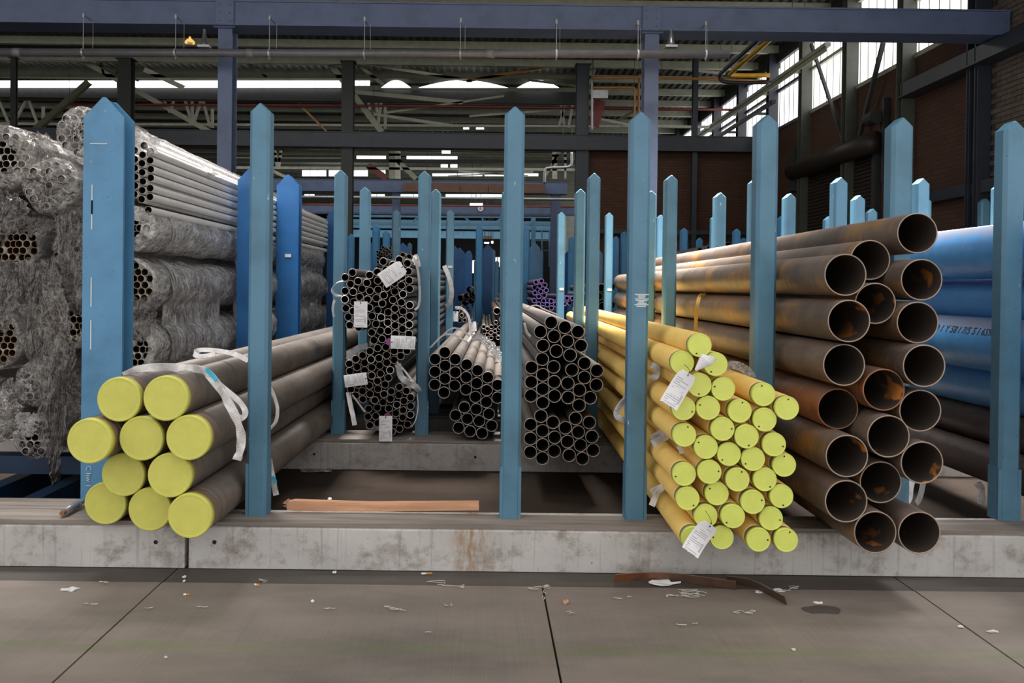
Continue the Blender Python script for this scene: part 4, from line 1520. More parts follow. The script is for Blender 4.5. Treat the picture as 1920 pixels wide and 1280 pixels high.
# --- yellow pipes
YEL = [(1310.7, 647.2), (1278.7, 680.4), (1341, 683), (1309.5, 721.6), (1355.5, 729.6), (1279.2, 765.4), (1325.3, 764.7), (1387, 771.2), (1433, 740.5), (1433.8, 787.7), (1473.3, 764.7),
       (1282.1, 816), (1352.6, 804), (1397.5, 818.5), (1322.4, 838.6), (1366, 852), (1411.8, 862), (1450.5, 834), (1472, 873.6), (1282.8, 890.5), (1328.7, 885), (1381.2, 899.2), (1434.8, 899.9),
       (1289.4, 936.4), (1345, 927.6), (1408.6, 940.3), (1465.4, 931.4), (1324, 969.9), (1371.8, 967.2), (1446.2, 974.7), (1297, 1008.6), (1354.3, 1014), (1420, 1014), (1471, 1013.6)]
YEL = [(u + 2, v) for u, v in YEL]
RY = 0.0615
ycap = cap_mesh(RY, 0.03, 36, 'lime2')
yend = sleeve_mesh(RY - 0.004, 0.025, 0.075, 36, 'steel_end')
ycoat = sleeve_mesh(RY + 0.0005, 0.06, 6.7, 36, 'yellow')
yhole = mk('vent_hole', *cyl_vf((0, -0.0012, RY * 0.74), (0, 0.006, RY * 0.74), 0.0042, 8), 'hole')
random.seed(11)


def b_yel(i, p, lab):
    p = p + Vector((0, random.uniform(-0.012, 0.025), 0))
    t = thing('yellow_coated_pipe', f'yellow coated pipe with lime cap, {lab}', 'pipe', p, 'yellow capped pipes')
    t.rotation_euler.z = -0.021
    for n, me in (('coating', ycoat), ('bare_end', yend), ('end_cap', ycap)):
        link(n, me, t, world=False)
    a = random.uniform(0, 6.28)
    link('vent_hole', yhole, t, rot=(0, a, 0), world=False)


yc = stack(YEL, RY, lambda i: 4.18, 6.7, b_yel, 12, gap=0.0015, xb=(0.965, 1.685))

# --- rusty pipes
RUS = [(1721, 437, 38), (1640, 492, 37.5), (1573, 515, 39.5), (1720, 519.5, 39), (1645.8, 572.5, 38.7), (1584.5, 600.8, 40.5), (1714.5, 601.8, 39.2), (1579, 684, 39.5), (1733, 685.5, 40),
       (1577.3, 768.7, 38.4), (1654.5, 733, 39.5), (1725.5, 769.6, 39.5), (1663, 816.4, 40.5), (1584.5, 852.5, 40.2), (1727.6, 867.3, 40.4), (1644.6, 907, 39.5), (1586, 941.6, 41), (1636, 995, 40), (1724, 999, 40.5)]
RR = 0.1085
rm1 = tube_mesh(RR, 0.0065, 7.2, 56, 'rust_out', 'rust_rim', 'rust_in')
rm2 = tube_mesh(RR, 0.0065, 7.2, 56, 'rust_red', 'rust_rim2', 'rust_in')
random.seed(5)


def b_rus(i, p, lab):
    red = i in (9, 10)
    o = link('rusty_steel_pipe', rm2 if red else rm1, None, p, (0, 0, -0.008))
    tagp(o, f'{"red-rusted" if red else "brown rusty"} open pipe of wide bore, {lab}', 'pipe', 'wide rusty pipes')


rc = stack(RUS, RR, lambda i: max(4.17, RR * F / RUS[i][2]), 7.2, b_rus, 26, xb=(1.757, 2.43))


# --- bundles of grey tubes
def from_crop(l, ox, oy, s):
    return [(ox + a / s, oy + b / s) for a, b in l]


B3 = from_crop([(270, 500), (362, 468), (592, 485), (687, 445), (762, 322), (868, 365), (948, 298), (1048, 342), (790, 420), (1062, 440), (1072, 548), (457, 558), (362, 590), (567, 577), (690, 550), (985, 505),
                (300, 675), (398, 685), (497, 648), (595, 675), (693, 660), (890, 575), (980, 608), (1078, 650), (800, 635), (302, 775), (400, 805), (475, 748), (575, 778), (670, 762), (768, 725), (893, 680),
                (995, 712), (875, 782), (748, 825), (315, 885), (595, 875), (395, 915), (683, 902), (978, 812), (1075, 845), (905, 890), (815, 930), (340, 990), (998, 925), (893, 992), (738, 997), (615, 980),
                (360, 1080), (465, 1110), (1085, 985), (990, 1028), (815, 1060), (668, 1075), (910, 1090), (1095, 1085), (1003, 1130), (630, 1175), (733, 1155), (828, 1160), (925, 1190), (1100, 1185), (425, 1010),
                (640, 1265), (745, 1250), (560, 1050), (1015, 1245), (1110, 1275), (890, 1275), (885, 475)], 600, 440, 6.4)
bright3 = {25, 46, 52, 32, 40, 55}
nb = len(B3)
lo3 = [(690, 80), (790, 70), (602, 115), (515, 165), (792, 170), (880, 120), (968, 172), (1040, 110), (430, 210), (620, 212), (718, 195), (880, 225), (800, 255), (352, 268), (533, 258), (445, 310), (620, 315),
       (715, 290), (840, 340), (350, 360), (525, 350), (618, 410), (722, 390), (820, 435), (690, 475), (595, 528), (775, 520), (955, 545), (375, 570), (455, 520), (505, 592), (595, 630), (690, 575), (858, 595),
       (1040, 595), (770, 632), (430, 650), (515, 690), (660, 700), (845, 685), (940, 648), (752, 735), (1012, 712), (1105, 672), (585, 805), (683, 800), (825, 805), (920, 762), (1000, 820), (1098, 772), (570, 908),
       (665, 900), (905, 865), (990, 915), (1085, 878), (605, 1005), (690, 990), (895, 960), (810, 905), (955, 1045), (1048, 1000), (865, 1075), (770, 1010), (430, 440)]
bright3 |= {nb + lo3.index(q) for q in ((620, 212), (840, 340), (618, 410), (920, 762), (1085, 878))}
plug3 = nb + lo3.index((810, 905))
B3 += from_crop(lo3, 600, 640, 6.4)
R3 = 0.0345
t3m = tube_mesh(R3, 0.0055, 6.0, 22, 'tube_dark', 'rim', 'tube_in')
t3b = tube_mesh(R3, 0.0055, 6.0, 22, 'tube_dark', 'rim_bright', 'tube_in')
random.seed(21)


def b3(i, p, lab):
    o = link('steel_tube', t3b if i in bright3 else t3m, None, p + Vector((0, random.uniform(-0.03, 0.03), 0)), (0, 0, -0.012))
    tagp(o, f'{"bright-rimmed" if i in bright3 else "dark"} thin tube in the tagged stack, {lab}', 'tube', 'thin tubes of the tall tagged stack')


def d3(i):
    v = B3[i][1]
    return 6.92 if v < 640 else 6.92 + (v - 640) / 170 * 0.32


c3 = stack(B3, R3, d3, 6.0, b3, 5.5, gap=0.0004, xb=(-1.20, -0.588))
c = Vector((c3[plug3][0], c3[plug3][3] - 0.035, c3[plug3][1]))
tagp(single('tube_plug', 'magenta plug in a thin tube above the lowest hanging tag', 'plug', cyl_vf(c, c + Vector((0, 0.03, 0)), 0.03, 16), 'magenta'), None, None, None)
c = P(730, 640.5, 6.86)
single('tube_plug', 'magenta plug beside the sideways hanging tag', 'plug', cyl_vf(c, c + Vector((0, 0.03, 0)), 0.03, 16), 'magenta')

B4 = from_crop([(108, 605), (222, 545), (330, 610), (108, 732), (217, 670), (330, 737), (107, 858), (217, 797), (328, 863), (215, 928), (453, 660), (447, 783), (443, 908), (562, 718), (555, 847), (545, 985), (665, 787),
                (655, 922), (650, 1047), (763, 865), (763, 990), (432, 1085), (550, 1103), (672, 1138), (342, 1168), (460, 1202), (580, 1225), (697, 1258)], 790, 560, 5.333)
B4 += [(859.8, 802), (881.5, 808.5), (904.4, 811.5)]
R4 = 0.0518
t4m = tube_mesh(R4, 0.0058, 6.2, 30, 'tube_out', 'rim', 'tube_in')
random.seed(22)


def b4(i, p, lab):
    o = link('steel_tube', t4m, None, p + Vector((0, random.uniform(-0.012, 0.012), 0)), (0, 0, -0.02))
    tagp(o, f'grey-brown steel tube in the stepped stack, {lab}', 'tube', 'tubes of the stepped stack')


c4 = stack(B4, R4, lambda i: 7.06, 6.2, b4, 9, gap=0.0005, xb=(-0.462, 0.185))
B5 = from_crop([(1300, 238), (1435, 285), (1568, 330), (1192, 330), (1328, 375), (1460, 423), (1598, 470), (1217, 470), (1350, 522), (1487, 563), (1190, 618), (1065, 690), (1310, 693), (1182, 762), (1060, 835), (1305, 840),
                (1180, 910), (1057, 980), (1302, 985), (1178, 1050), (1508, 712), (1632, 645), (1757, 718), (1632, 787), (1447, 847), (1752, 862), (1570, 915), (1443, 987), (1690, 992), (1565, 1060)], 790, 560, 5.333)
B5 += from_crop([(1165, 322), (1292, 375), (1053, 405), (1175, 458), (1305, 515), (1050, 540), (1173, 600), (1302, 657), (1058, 680), (1188, 738), (1433, 433), (1543, 338), (1680, 383), (1568, 478), (1705, 522), (1450, 570),
                 (1585, 615), (1720, 662), (1478, 710), (1612, 758)], 790, 720, 5.333)
R5 = 0.0508
t5m = tube_mesh(R5, 0.0058, 6.2, 32, 'tube_out', 'rim', 'tube_in')


def b5(i, p, lab):
    o = link('steel_tube', t5m, None, p + Vector((0, random.uniform(-0.012, 0.012), 0)))
    tagp(o, f'grey-brown tube by the middle post, {lab}', 'tube', 'tubes behind the middle post')


c5 = stack(B5, R5, lambda i: 6.16, 6.2, b5, 10, gap=0.0005, xb=(0.318, 0.955))


# --- background tube groups
def group_far(name, px, R, wall, Y, L, mats, desc, group, seg=14, tol=4, zmin=None):
    me = tube_mesh(R, wall, L, seg, *mats)
    cs = []
    for u, v in px:
        p = P(u, v, Y)
        cs.append([p.x, p.z, R])
    relax(cs, zmin, 60, 0.0)
    labs = rowlab(px, tol)
    for i, q in enumerate(cs):
        o = link(name, me, None, (q[0], Y + random.uniform(-0.03, 0.03), q[1]))
        tagp(o, f'{desc}, {labs[i]}', 'tube', group)


PUR = from_crop([(1078, 868), (1133, 857), (1175, 900), (1060, 925), (1117, 910), (1187, 957), (1065, 983), (1130, 967), (1108, 1022), (1165, 1013), (1070, 1077), (1160, 1073), (1237, 1083), (1112, 1105), (1190, 1115), (1285, 1115), (1245, 1140), (1155, 1120)], 820, 380, 5.817)
group_far('purple_tube', PUR, 0.041, 0.016, 12.4, 4, ('purple_out', 'purple_rim', 'purple_in'), 'purple coated tube in the main purple heap', 'purple tubes', 18, 5)
PUR2 = from_crop([(1415, 1047), (1470, 1050), (1400, 1095), (1445, 1092), (1490, 1095)], 820, 380, 5.817)
group_far('purple_tube', PUR2, 0.041, 0.016, 12.4, 4, ('purple_out', 'purple_rim', 'purple_in'), 'purple tube above the yellow pipes', 'purple tubes', 18, 5)
SM = from_crop([(625, 280), (660, 300), (697, 283), (692, 340), (745, 243), (795, 245), (745, 283), (787, 288), (735, 320), (770, 345), (733, 362), (770, 382), (798, 210), (805, 95), (803, 315), (700, 390), (665, 350), (640, 330), (800, 370)], 790, 560, 5.333)
group_far('small_tube', SM, 0.029, 0.006, 11.0, 4, ('tube_out', 'rim', 'tube_in'), 'small brown-grey tube behind the middle post', 'small tubes behind the middle post', 14, 5)
group_far('small_tube', [(931.7, 583)], 0.05, 0.008, 11.0, 4, ('pine_brown', 'rim', 'purple_in'), 'single wider tube with bluish bore above the small heap', None, 18)
TL = from_crop([(757, 148), (845, 160), (727, 177), (805, 180), (690, 205), (767, 200), (840, 210), (738, 228), (692, 243), (803, 232), (775, 255), (830, 255), (695, 285), (860, 240), (695, 330), (695, 385), (722, 305), (870, 190), (760, 290)], 600, 440, 6.4)
group_far('small_tube', TL, 0.0235, 0.005, 12.6, 4, ('tube_dark', 'rim', 'tube_in'), 'small dark tube behind the tagged stack', 'small tubes behind the tagged stack', 12, 3)
group_far('small_tube', [(755, 478), (767, 481), (779, 484), (761, 489), (773, 492)], 0.035, 0.007, 10.5, 4, ('pine_brown', 'tube_out', 'tube_in'), 'rust-brown tube lying behind the top tag', 'rust-brown tubes', 14, 3)
group_far('strapped_tube', [(858, 583), (865.5, 591), (871, 600), (862, 601), (854, 596)], 0.031, 0.009, 11.6, 4, ('tube_dark', 'rim', 'tube_in'), 'far grey tube held in a white strap', 'far strapped tubes', 16, 4)
group_far('thick_tube', [(1130, 574), (1146, 572), (1122, 556), (1139, 553), (1128, 540), (1146, 538)], 0.062, 0.006, 12.3, 4, ('tube_dark', 'tube_dark', 'tube_in'), 'dark tube between purple tubes and rusty pipes', 'dark tubes', 18, 6)
group_far('thick_tube', [(1330, 466), (1346, 462), (1366, 459), (1312, 470)], 0.05, 0.008, 13, 6, ('tube_dark', 'tube_out', 'tube_in'), 'grey tube resting high behind the rusty pipes', 'grey tubes behind the rusty pipes', 18, 6)

# far heaps of brown tubes at the end of the aisle
group_far('brown_tube', [(865, 560), (878, 556), (888, 552), (872, 566), (884, 562), (882, 545), (893, 560), (945, 560), (938, 566), (951, 566)], 0.06, 0.01, 14.6, 3, ('pine_brown', 'pine_brown', 'brown_in'), 'ochre-brown tube lying far down the aisle', 'ochre-brown tubes', 14, 5)

for lab, u0, u1, v, Y in (('below the purple heap', 985, 1130, 583, 14.0), ('below the dark tubes beside the purple heap', 1085, 1170, 588, 14.02), ('below the grey tubes behind the rusty pipes', 1290, 1400, 476, 14.0)):
    a, b = P(u0, v, Y), P(u1, v, Y)
    single('steel_bearer', 'blue steel cross bearer ' + lab, 'bearer', box_vf(a.x, b.x, Y, Y + 0.1, a.z - 0.08, a.z), 'heavy_deep')

# --- blue plastic pipes and dark coated pipes beyond the last post
RB = 0.178
bl = [(1800, 477, 5.85), (1826, 562, 6.1), (1801, 640, 5.85), (1826, 718, 6.1)]
bmesh_ = tube_mesh(RB, 0.02, 2.9, 56, 'bluepipe', 'bluepipe', 'tube_in')
dk = [(1822, 783, 6.0), (1826, 850, 6.0), (1820, 905, 6.0)]
RD = 0.125
cs = []
for r_, l_ in ((RB, bl), (RD, dk)):
    for u, v, y in l_:
        p = P(u, v, y)
        cs.append([p.x, p.z, r_])
cs[2][0] = cs[0][0]
cs[1][0] = cs[3][0] = cs[0][0] + 0.2
relax(cs, 0.3, 200, 0.002)
cs, csd = cs[:4], cs[4:]
for i, q in enumerate(cs):
    o = link('blue_plastic_pipe', bmesh_, None, (q[0], 4.1, q[1]))
    tagp(o, 'dusty bright blue pipe ' + ['on top of the blue stack', 'second down, set back in the blue stack', 'third down, printed with black lettering', 'lowest of the blue stack'][i], 'pipe', 'blue plastic pipes')
    if i == 2:
        # printed line follows the side facing the aisle
        R_ = RB + 0.0012
        an = math.radians(150)
        n = Vector((math.cos(an), 0, math.sin(an)))
        c = Vector((q[0], 5.55, q[1])) + n * R_
        xax = Vector((0, -1, 0))
        yax = n.cross(xax)
        mt = Matrix(((xax.x, yax.x, n.x, c.x), (xax.y, yax.y, n.y, c.y), (xax.z, yax.z, n.z, c.z), (0, 0, 0, 1)))
        tx = text('I m 8S9 1 Y 58 I 7/5 5 I 6S9/ 505', 0.075, 'ink', 'lettering', None, mt, 0.0006)
        tx.parent = o
        tx.matrix_parent_inverse = Matrix.Translation(-Vector(o.location))
dm = tube_mesh(RD, 0.01, 6, 48, 'dark_coat', 'dark_coat', 'tube_in')
for i, q in enumerate(csd):
    o = link('dark_coated_pipe', dm, None, (q[0], 4.3, q[1]))
    tagp(o, 'dark brown coated pipe ' + ['directly below the blue stack', 'middle of three below the blue stack', 'lowest, at the last front post'][i], 'pipe', 'dark coated pipes')
p = P(1800, 428, 7.4)
o = link('white_pipe', tube_mesh(0.11, 0.01, 2.2, 30, 'white_out', 'white_rim', 'tube_in'), None, (p.x + 0.05, 6.6, p.z - 0.11))
tagp(o, 'white pipe lying behind the topmost blue pipe', 'pipe')

# ================================================================== WHITE TUBES AND WRAPPED BUNDLES
WT = from_crop([(228, 195), (148, 235), (283, 245), (82, 275), (148, 313), (215, 275), (82, 350), (280, 322), (148, 388), (210, 348), (285, 398), (82, 425), (212, 425), (152, 463), (285, 472), (78, 500), (217, 503),
                (280, 560), (150, 538), (87, 575), (212, 578), (278, 635), (145, 612), (207, 655), (265, 748), (14, 240), (14, 320), (14, 400), (14, 480), (14, 560)], 220, 230, 4.571)
RWT = 0.0268
wm = tube_mesh(RWT, 0.0028, 6.55, 22, 'white_out', 'white_rim', 'tube_in')


def bw(i, p, lab):
    o = link('white_tube', wm, None, p)
    tagp(o, f'bare white tube above the wrapped bundles, {lab}', 'tube', 'bare white tubes')


cw = stack(WT, RWT, lambda i: 5.85, 6.0, bw, 8, zmin=None, gap=0.0)


def hexpack(r, R):
    out = []
    k = int(r / R) + 2
    for j in range(-k, k + 1):
        for i in range(-k, k + 1):
            x = (2 * i + (j & 1)) * R
            z = j * R * 1.732
            if math.hypot(x, z) <= r - R * 0.9:
                out.append((x, z))
    return out


def fbm(v):
    return noise.noise(v) + 0.5 * noise.noise(v * 2.1) + 0.25 * noise.noise(v * 4.3)


def wrap_vf(cx, cz, rx, rz, y0, L, seed, front, closed, wr=0.02):
    """crumpled film sleeve round a bundle; closed 0..1 = how far it folds over the bundle's end"""
    seg = 44
    rows = []
    if closed > 0:
        nclose = 6
        for i in range(nclose):
            s = i / nclose
            rows.append((y0 - front * math.sin(s * math.pi / 2) ** 0.5 * 0 - front * (1 - s) ** 0.5 * 0.6 - 0.005, (1 - closed) + closed * math.sin(s * math.pi / 2)))
    n = int(L / 0.09)
    for i in range(n + 1):
        rows.append((y0 + L * i / n, 1.0))
    vs, fs = [], []
    for y, k in rows:
        for i in range(seg):
            a = 2 * math.pi * i / seg
            q = Vector((math.cos(a) * 2.2, y * 3.4, math.sin(a) * 2.2 + seed * 7.3))
            d = wr * fbm(q) + wr * 0.55 * abs(noise.noise(q * 3.7))
            vs.append((cx + (rx * k + d) * math.cos(a), y + 0.02 * noise.noise(q * 1.3), cz + (rz * k + d) * math.sin(a)))
    for j in range(len(rows) - 1):
        for i in range(seg):
            a, b = j * seg + i, j * seg + (i + 1) % seg
            fs.append((a, b, b + seg, a + seg))
    return vs, fs


RT = 0.0268
bt_grey = ('white_out', 'white_rim', 'tube_in')
bt_brown = ('white_out', 'brown_rim', 'brown_in')
BND = [  # u, v, radius px, depth, look, film, closed, label
    (8, 296, 62, 5.7, bt_grey, 'film_grey', 0.55, 'wrapped tube bundle at the picture edge, highest on the left'),
    (150, 262, 50, 5.75, bt_grey, 'film_clear', 0.95, 'tube bundle under clear film, showing above behind the broad post'),
    (98, 347, 54, 5.55, bt_grey, 'film_grey', 0.97, 'round bundle fully sealed in crumpled grey film'),
    (40, 458, 56, 5.75, bt_brown, 'film_grey', 0.12, 'open-ended bundle of brownish tubes above the hanging film'),
    (138, 450, 50, 5.8, bt_grey, 'film_clear', 0.9, 'film-covered bundle tucked behind the broad post at mid height'),
    (-4, 655, 62, 5.8, bt_brown, 'film_grey', 0.15, 'open brown-mouthed bundle at the picture edge, low'),
    (150, 612, 62, 5.85, bt_brown, 'film_clear', 0.4, 'dark bundle behind the broad post beside the hanging film'),
    (150, 745, 52, 5.8, bt_brown, 'film_clear', 0.85, 'gathered film bundle just above the leftmost lime cap'),
    (60, 838, 42, 5.7, bt_grey, 'film_clear', 0.7, 'lowest wrapped bundle, tied with film over the dark floor'),
    (-8, 770, 52, 5.8, bt_grey, 'film_grey', 0.7, 'low wrapped bundle at the picture edge'),
    (65, 742, 46, 5.85, bt_grey, 'film_clear', 0.85, 'bundle with gathered film rays, above the lowest bundle'),
    (258, 438, 44, 5.88, bt_grey, 'film_white', 0.6, 'milky wrapped bundle directly under the bare white tubes'),
    (256, 527, 50, 5.9, bt_brown, 'film_white', 0.1, 'open-ended bundle with milky sides, beside the broad post'),
    (252, 650, 54, 5.9, bt_grey, 'film_white', 0.25, 'lower bundle with banded film, above the capped grey pipes'),
    
]
wtm = {}
random.seed(9)
cent = []
for u, v, r, y, lk, fm, cl, lb in BND:
    p = P(u, v, y)
    cent.append([p.x, p.z, r * 0.95 * y / F, y])
for c_ in cent:
    c_[2] = c_[2] * 1.03 + 0.02
relax(cent, 0.34, 300, 0.0, (-5, -2.335))
for c_ in cent:
    c_[2] = (c_[2] - 0.02) / 1.03
for k, (u, v, r, y, lk, fm, cl, lb) in enumerate(BND):
    x, z, rr, y = cent[k]
    t = thing('wrapped_bundle', lb, 'bundle', (x, y, z - rr), 'plastic-wrapped tube bundles')
    me = tube_mesh(RT, 0.003, 6.4, 18, *lk)
    hx = hexpack(rr * 0.97, RT)
    for (a, b) in hx:
        link('tube', me, t, (a, random.uniform(-0.02, 0.03), b + rr), world=False)
    vs, fs = wrap_vf(0, rr, rr * 1.03, rr * 1.03, 0.02, 6.3, k, 0.05, cl, 0.018 if fm != 'film_clear' else 0.012)
    link('plastic_wrap', mk('plastic_wrap', vs, fs, fm, smooth=True), t, world=False)
    if fm == 'film_white':
        for yy in (0.28, 0.34, 1.9, 3.6):
            vs, fs = [], []
            seg = 40
            for w in (0, 0.022):
                for i in range(seg):
                    a = 2 * math.pi * i / seg
                    vs.append(((rr * 1.03 + 0.022) * math.cos(a), yy + w, rr + (rr * 1.03 + 0.022) * math.sin(a)))
            fs = [(i, (i + 1) % seg, seg + (i + 1) % seg, seg + i) for i in range(seg)]
            link('strap_band', mk('strap_band', vs, fs, 'strapdark'), t, world=False)


# hanging crumpled film
def spl(pts, s):
    """point at fraction s along a polyline of (u, v)"""
    k = s * (len(pts) - 1)
    i = min(int(k), len(pts) - 2)
    return Vector(pts[i]).lerp(Vector(pts[i + 1]), k - i)


def drape(label, le, re_, Y, mat, n=30, m=54, amp=0.05, seed=0):
    """loose sheet between its left and right edge lines (photo positions at depth Y), pleated and crumpled"""
    vs, fs = [], []
    for j in range(m + 1):
        s = j / m
        a, b = spl(le, s), spl(re_, s)
        for i in range(n + 1):
            k = i / n
            uv = a.lerp(b, k)
            rag = 9 * noise.noise(Vector((s * 9, seed, 1.0 if k > 0.5 else 4.0))) * (abs(k - 0.5) * 2) ** 4
            rv = 12 * noise.noise(Vector((k * 7, seed, 9 if s > 0.5 else 3))) * (abs(s - 0.5) * 2) ** 4
            p = P(uv.x + rag, uv.y + rv, Y)
            q = Vector((k * 3.2 + 0.8 * s, s * 1.6, seed * 3.1))
            d = amp * fbm(q) + amp * 0.9 * abs(noise.noise(Vector((k * 10 + 2 * s, s * 3.0, seed)))) + amp * 0.45 * abs(noise.noise(Vector((k * 24, s * 22, seed))))
            vs.append(p + Vector((0, d - amp * 0.6, 0)))
    for j in range(m):
        for i in range(n):
            a = j * (n + 1) + i
            fs.append((a, a + 1, a + n + 2, a + n + 1))
    o = centred('crumpled_film', vs, fs, mat, None, True)
    return tagp(o, label, 'plastic sheet', 'loose sheets of film')


drape('large sheet of crumpled film hanging below the open brown tubes', [(14, 490), (10, 540), (34, 610), (58, 690), (70, 740)], [(108, 484), (122, 540), (140, 600), (146, 670), (138, 742)], 5.5, 'film_drape', seed=1, amp=0.06)
drape('tattered film tail hanging down to the floor by the lowest bundle', [(84, 700), (84, 760), (86, 830), (94, 880), (99, 905)], [(150, 690), (132, 760), (128, 830), (116, 880), (108, 905)], 5.42, 'film_drape', amp=0.06, seed=2)
drape('crumpled film hanging behind the broad post, upper part', [(98, 400), (112, 450), (118, 510), (130, 585)], [(162, 392), (162, 450), (162, 520), (160, 590)], 5.58, 'film_drape', seed=3)
drape('dark film hanging at the picture edge, below the highest bundle', [(-25, 345), (-25, 390), (-20, 440), (-10, 455)], [(40, 368), (58, 392), (30, 430), (8, 455)], 5.46, 'film_drape', seed=4)
drape('glossy film flap hanging over the lowest bundle', [(28, 774), (34, 795), (40, 818)], [(76, 772), (68, 795), (62, 818)], 5.45, 'film_tape', 16, 20, 0.02, 5)
drape('glossy film tongue below the open-ended bundle beside the broad post', [(224, 566), (224, 600), (226, 640)], [(304, 548), (296, 590), (276, 640)], 5.66, 'film_drape', amp=0.035, seed=6)
drape('crumpled film in the gap at the picture edge, mid height', [(-25, 480), (-25, 550), (-25, 625)], [(24, 492), (40, 560), (16, 622)], 5.44, 'film_drape', seed=8)
drape('creased film closing the gap above the open brown tubes', [(20, 392), (30, 412), (10, 432)], [(100, 396), (110, 420), (88, 445)], 5.6, 'film_drape', 24, 20, 0.05, 9)
drape('dark creased film above the leftmost lime cap', [(92, 690), (100, 730), (108, 790), (118, 822)], [(160, 700), (160, 740), (160, 790), (150, 815)], 5.6, 'film_drape', seed=10)
drape('creased film at the low picture edge beside the lowest bundle', [(-25, 700), (-25, 760), (-25, 830)], [(60, 716), (42, 770), (22, 830)], 5.5, 'film_clear', seed=15, amp=0.06)


def sidefilm(label, y0, y1, z0, z1, seed, mat='film_side', amp=0.05):
    """loose film following the bulge of the bundles' sides"""
    vs, fs = [], []
    n, m = int((y1 - y0) / 0.05), 44
    for j in range(m + 1):
        s = j / m
        for i in range(n + 1):
            k = i / n
            y = y0 + (y1 - y0) * k
            z = z1 + (z0 - z1) * s + 0.05 * noise.noise(Vector((y * 2.3, seed, s * 2))) * (1 if s in (0, 1) else 0.3)
            x = -2.43
            for cx, cz, r, cy in cent:
                if abs(z - cz) < r and cx > -2.75:
                    x = max(x, cx + math.sqrt(r * r - (z - cz) ** 2) + 0.01)
            d = amp * fbm(Vector((y * 2.4, z * 2.2, seed * 5.7))) + amp * 0.9 * abs(noise.noise(Vector((y * 7, z * 3.0, seed)))) + 0.3 * amp * abs(noise.noise(Vector((y * 20, z * 18, seed))))
            vs.append((min(x + d + 0.012, -2.335 + d * 0.4), y, z))
    for j in range(m):
        for i in range(n):
            a = j * (n + 1) + i
            fs.append((a, a + 1, a + n + 2, a + n + 1))
    o = centred('crumpled_film', vs, fs, mat, None, True)
    return tagp(o, label, 'plastic sheet', 'loose sheets of film')


zz = lambda v: P(300, v, 5.9).z
sidefilm('milky film along the bundle sides before the second broad post', 6.15, 7.55, zz(735), zz(500), 11)
sidefilm('milky film on the bundle sides between the second and third broad posts', 7.85, 9.25, zz(740), zz(455), 12)
sidefilm('milky film on the bundle sides beyond the third broad post', 9.55, 12.2, zz(745), zz(450), 13)
drape('crumpled film lying over the back end of the white tubes', [(336, 300), (344, 312), (352, 324)], [(402, 318), (410, 328), (420, 336)], 7.0, 'film_white', 16, 12, 0.05, 21)
drape('crumpled film draped over the front end of the white tubes', [(222, 222), (226, 250), (228, 278)], [(262, 236), (300, 262), (302, 290)], 5.9, 'film_white', 20, 16, 0.06, 22)
drape('crumpled film peak on top of the highest left bundles', [(50, 246), (44, 262), (46, 290)], [(92, 252), (112, 278), (118, 305)], 5.8, 'film_grey', 20, 16, 0.06, 23)

# blue bearers on the floor under the bundles
for i, (u0, v0, u1, v1) in enumerate([(0, 925, 60, 880), (95, 935, 150, 880)]):
    a, b = PZ(u0, v0, 0.07), PZ(u1, v1, 0.07)
    single('steel_bearer', 'dark blue steel bearer on the floor below the bundles ' + ['at the picture edge', 'near the broad post'][i], 'bearer', box_vf(a.x - 0.06, a.x + 0.06, 5.15, 7.05, 0, 0.14), 'bearer')
single('steel_bearer', 'dark blue cross bearer carrying the wrapped bundles', 'bearer', box_vf(-4.6, -2.42, 5.95, 6.1, 0.2, 0.33), 'bearer')

# ================================================================== STRAPS, TAGS
def strap(label, path, width, mat='strap', side=None, wob=0.0, th=0.004, name='webbing_strap', group='straps round the pipes'):
    o = centred(name, *ribbon_vf(path, width, th, 8, side, wob), mat, None, False)
    return tagp(o, label, 'strap', group)


s1 = strap('white webbing strap over the two top capped pipes, trailing down', pp([(232, 705, 4.52), (262, 692, 4.55), (300, 688, 4.55), (345, 690, 4.53), (380, 694, 4.46), (402, 714, 4.38), (424, 748, 4.30), (442, 782, 4.28), (452, 815, 4.28), (450, 845, 4.28), (444, 862, 4.28)]), 0.046, wob=0.5)
strap('second white strap end folded back near the clean front post', pp([(388, 700, 4.42), (420, 728, 4.34), (448, 752, 4.3), (460, 772, 4.28), (452, 784, 4.28), (438, 772, 4.29)]), 0.030, wob=0.3)
strap('white strap loop lying flat on the upper capped pipes', pp([(466, 676, 5.0), (440, 664, 5.05), (410, 658, 5.1), (378, 656, 5.15), (364, 662, 5.1), (376, 668, 5.05), (404, 664, 5.02)]), 0.032, side=(0, 0.6, 0.8))
strap('white strap loop showing right of the clean front post', pp([(500, 716, 5.0), (512, 738, 5.02), (520, 765, 5.02), (517, 790, 5.0), (505, 805, 4.98)]), 0.026, side=(0.5, 0.8, 0.1))
strap('white strap tail hanging at the foot of the clean front post', pp([(505, 862, 4.95), (509, 885, 4.93), (514, 910, 4.93), (518, 928, 4.93)]), 0.034, wob=0.2)
single('strap_label', 'cyan label sewn on the strap over the capped pipes', 'label', ribbon_vf(pp([(386, 692, 4.42), (396, 701, 4.37), (406, 713, 4.32)]), 0.022, 0.004), 'bluelabel')
single('strap_label', 'cyan label on the strap tail by the post foot', 'label', ribbon_vf(pp([(511, 893, 4.9), (515, 899, 4.9), (517, 905, 4.9)]), 0.018, 0.004), 'bluelabel')
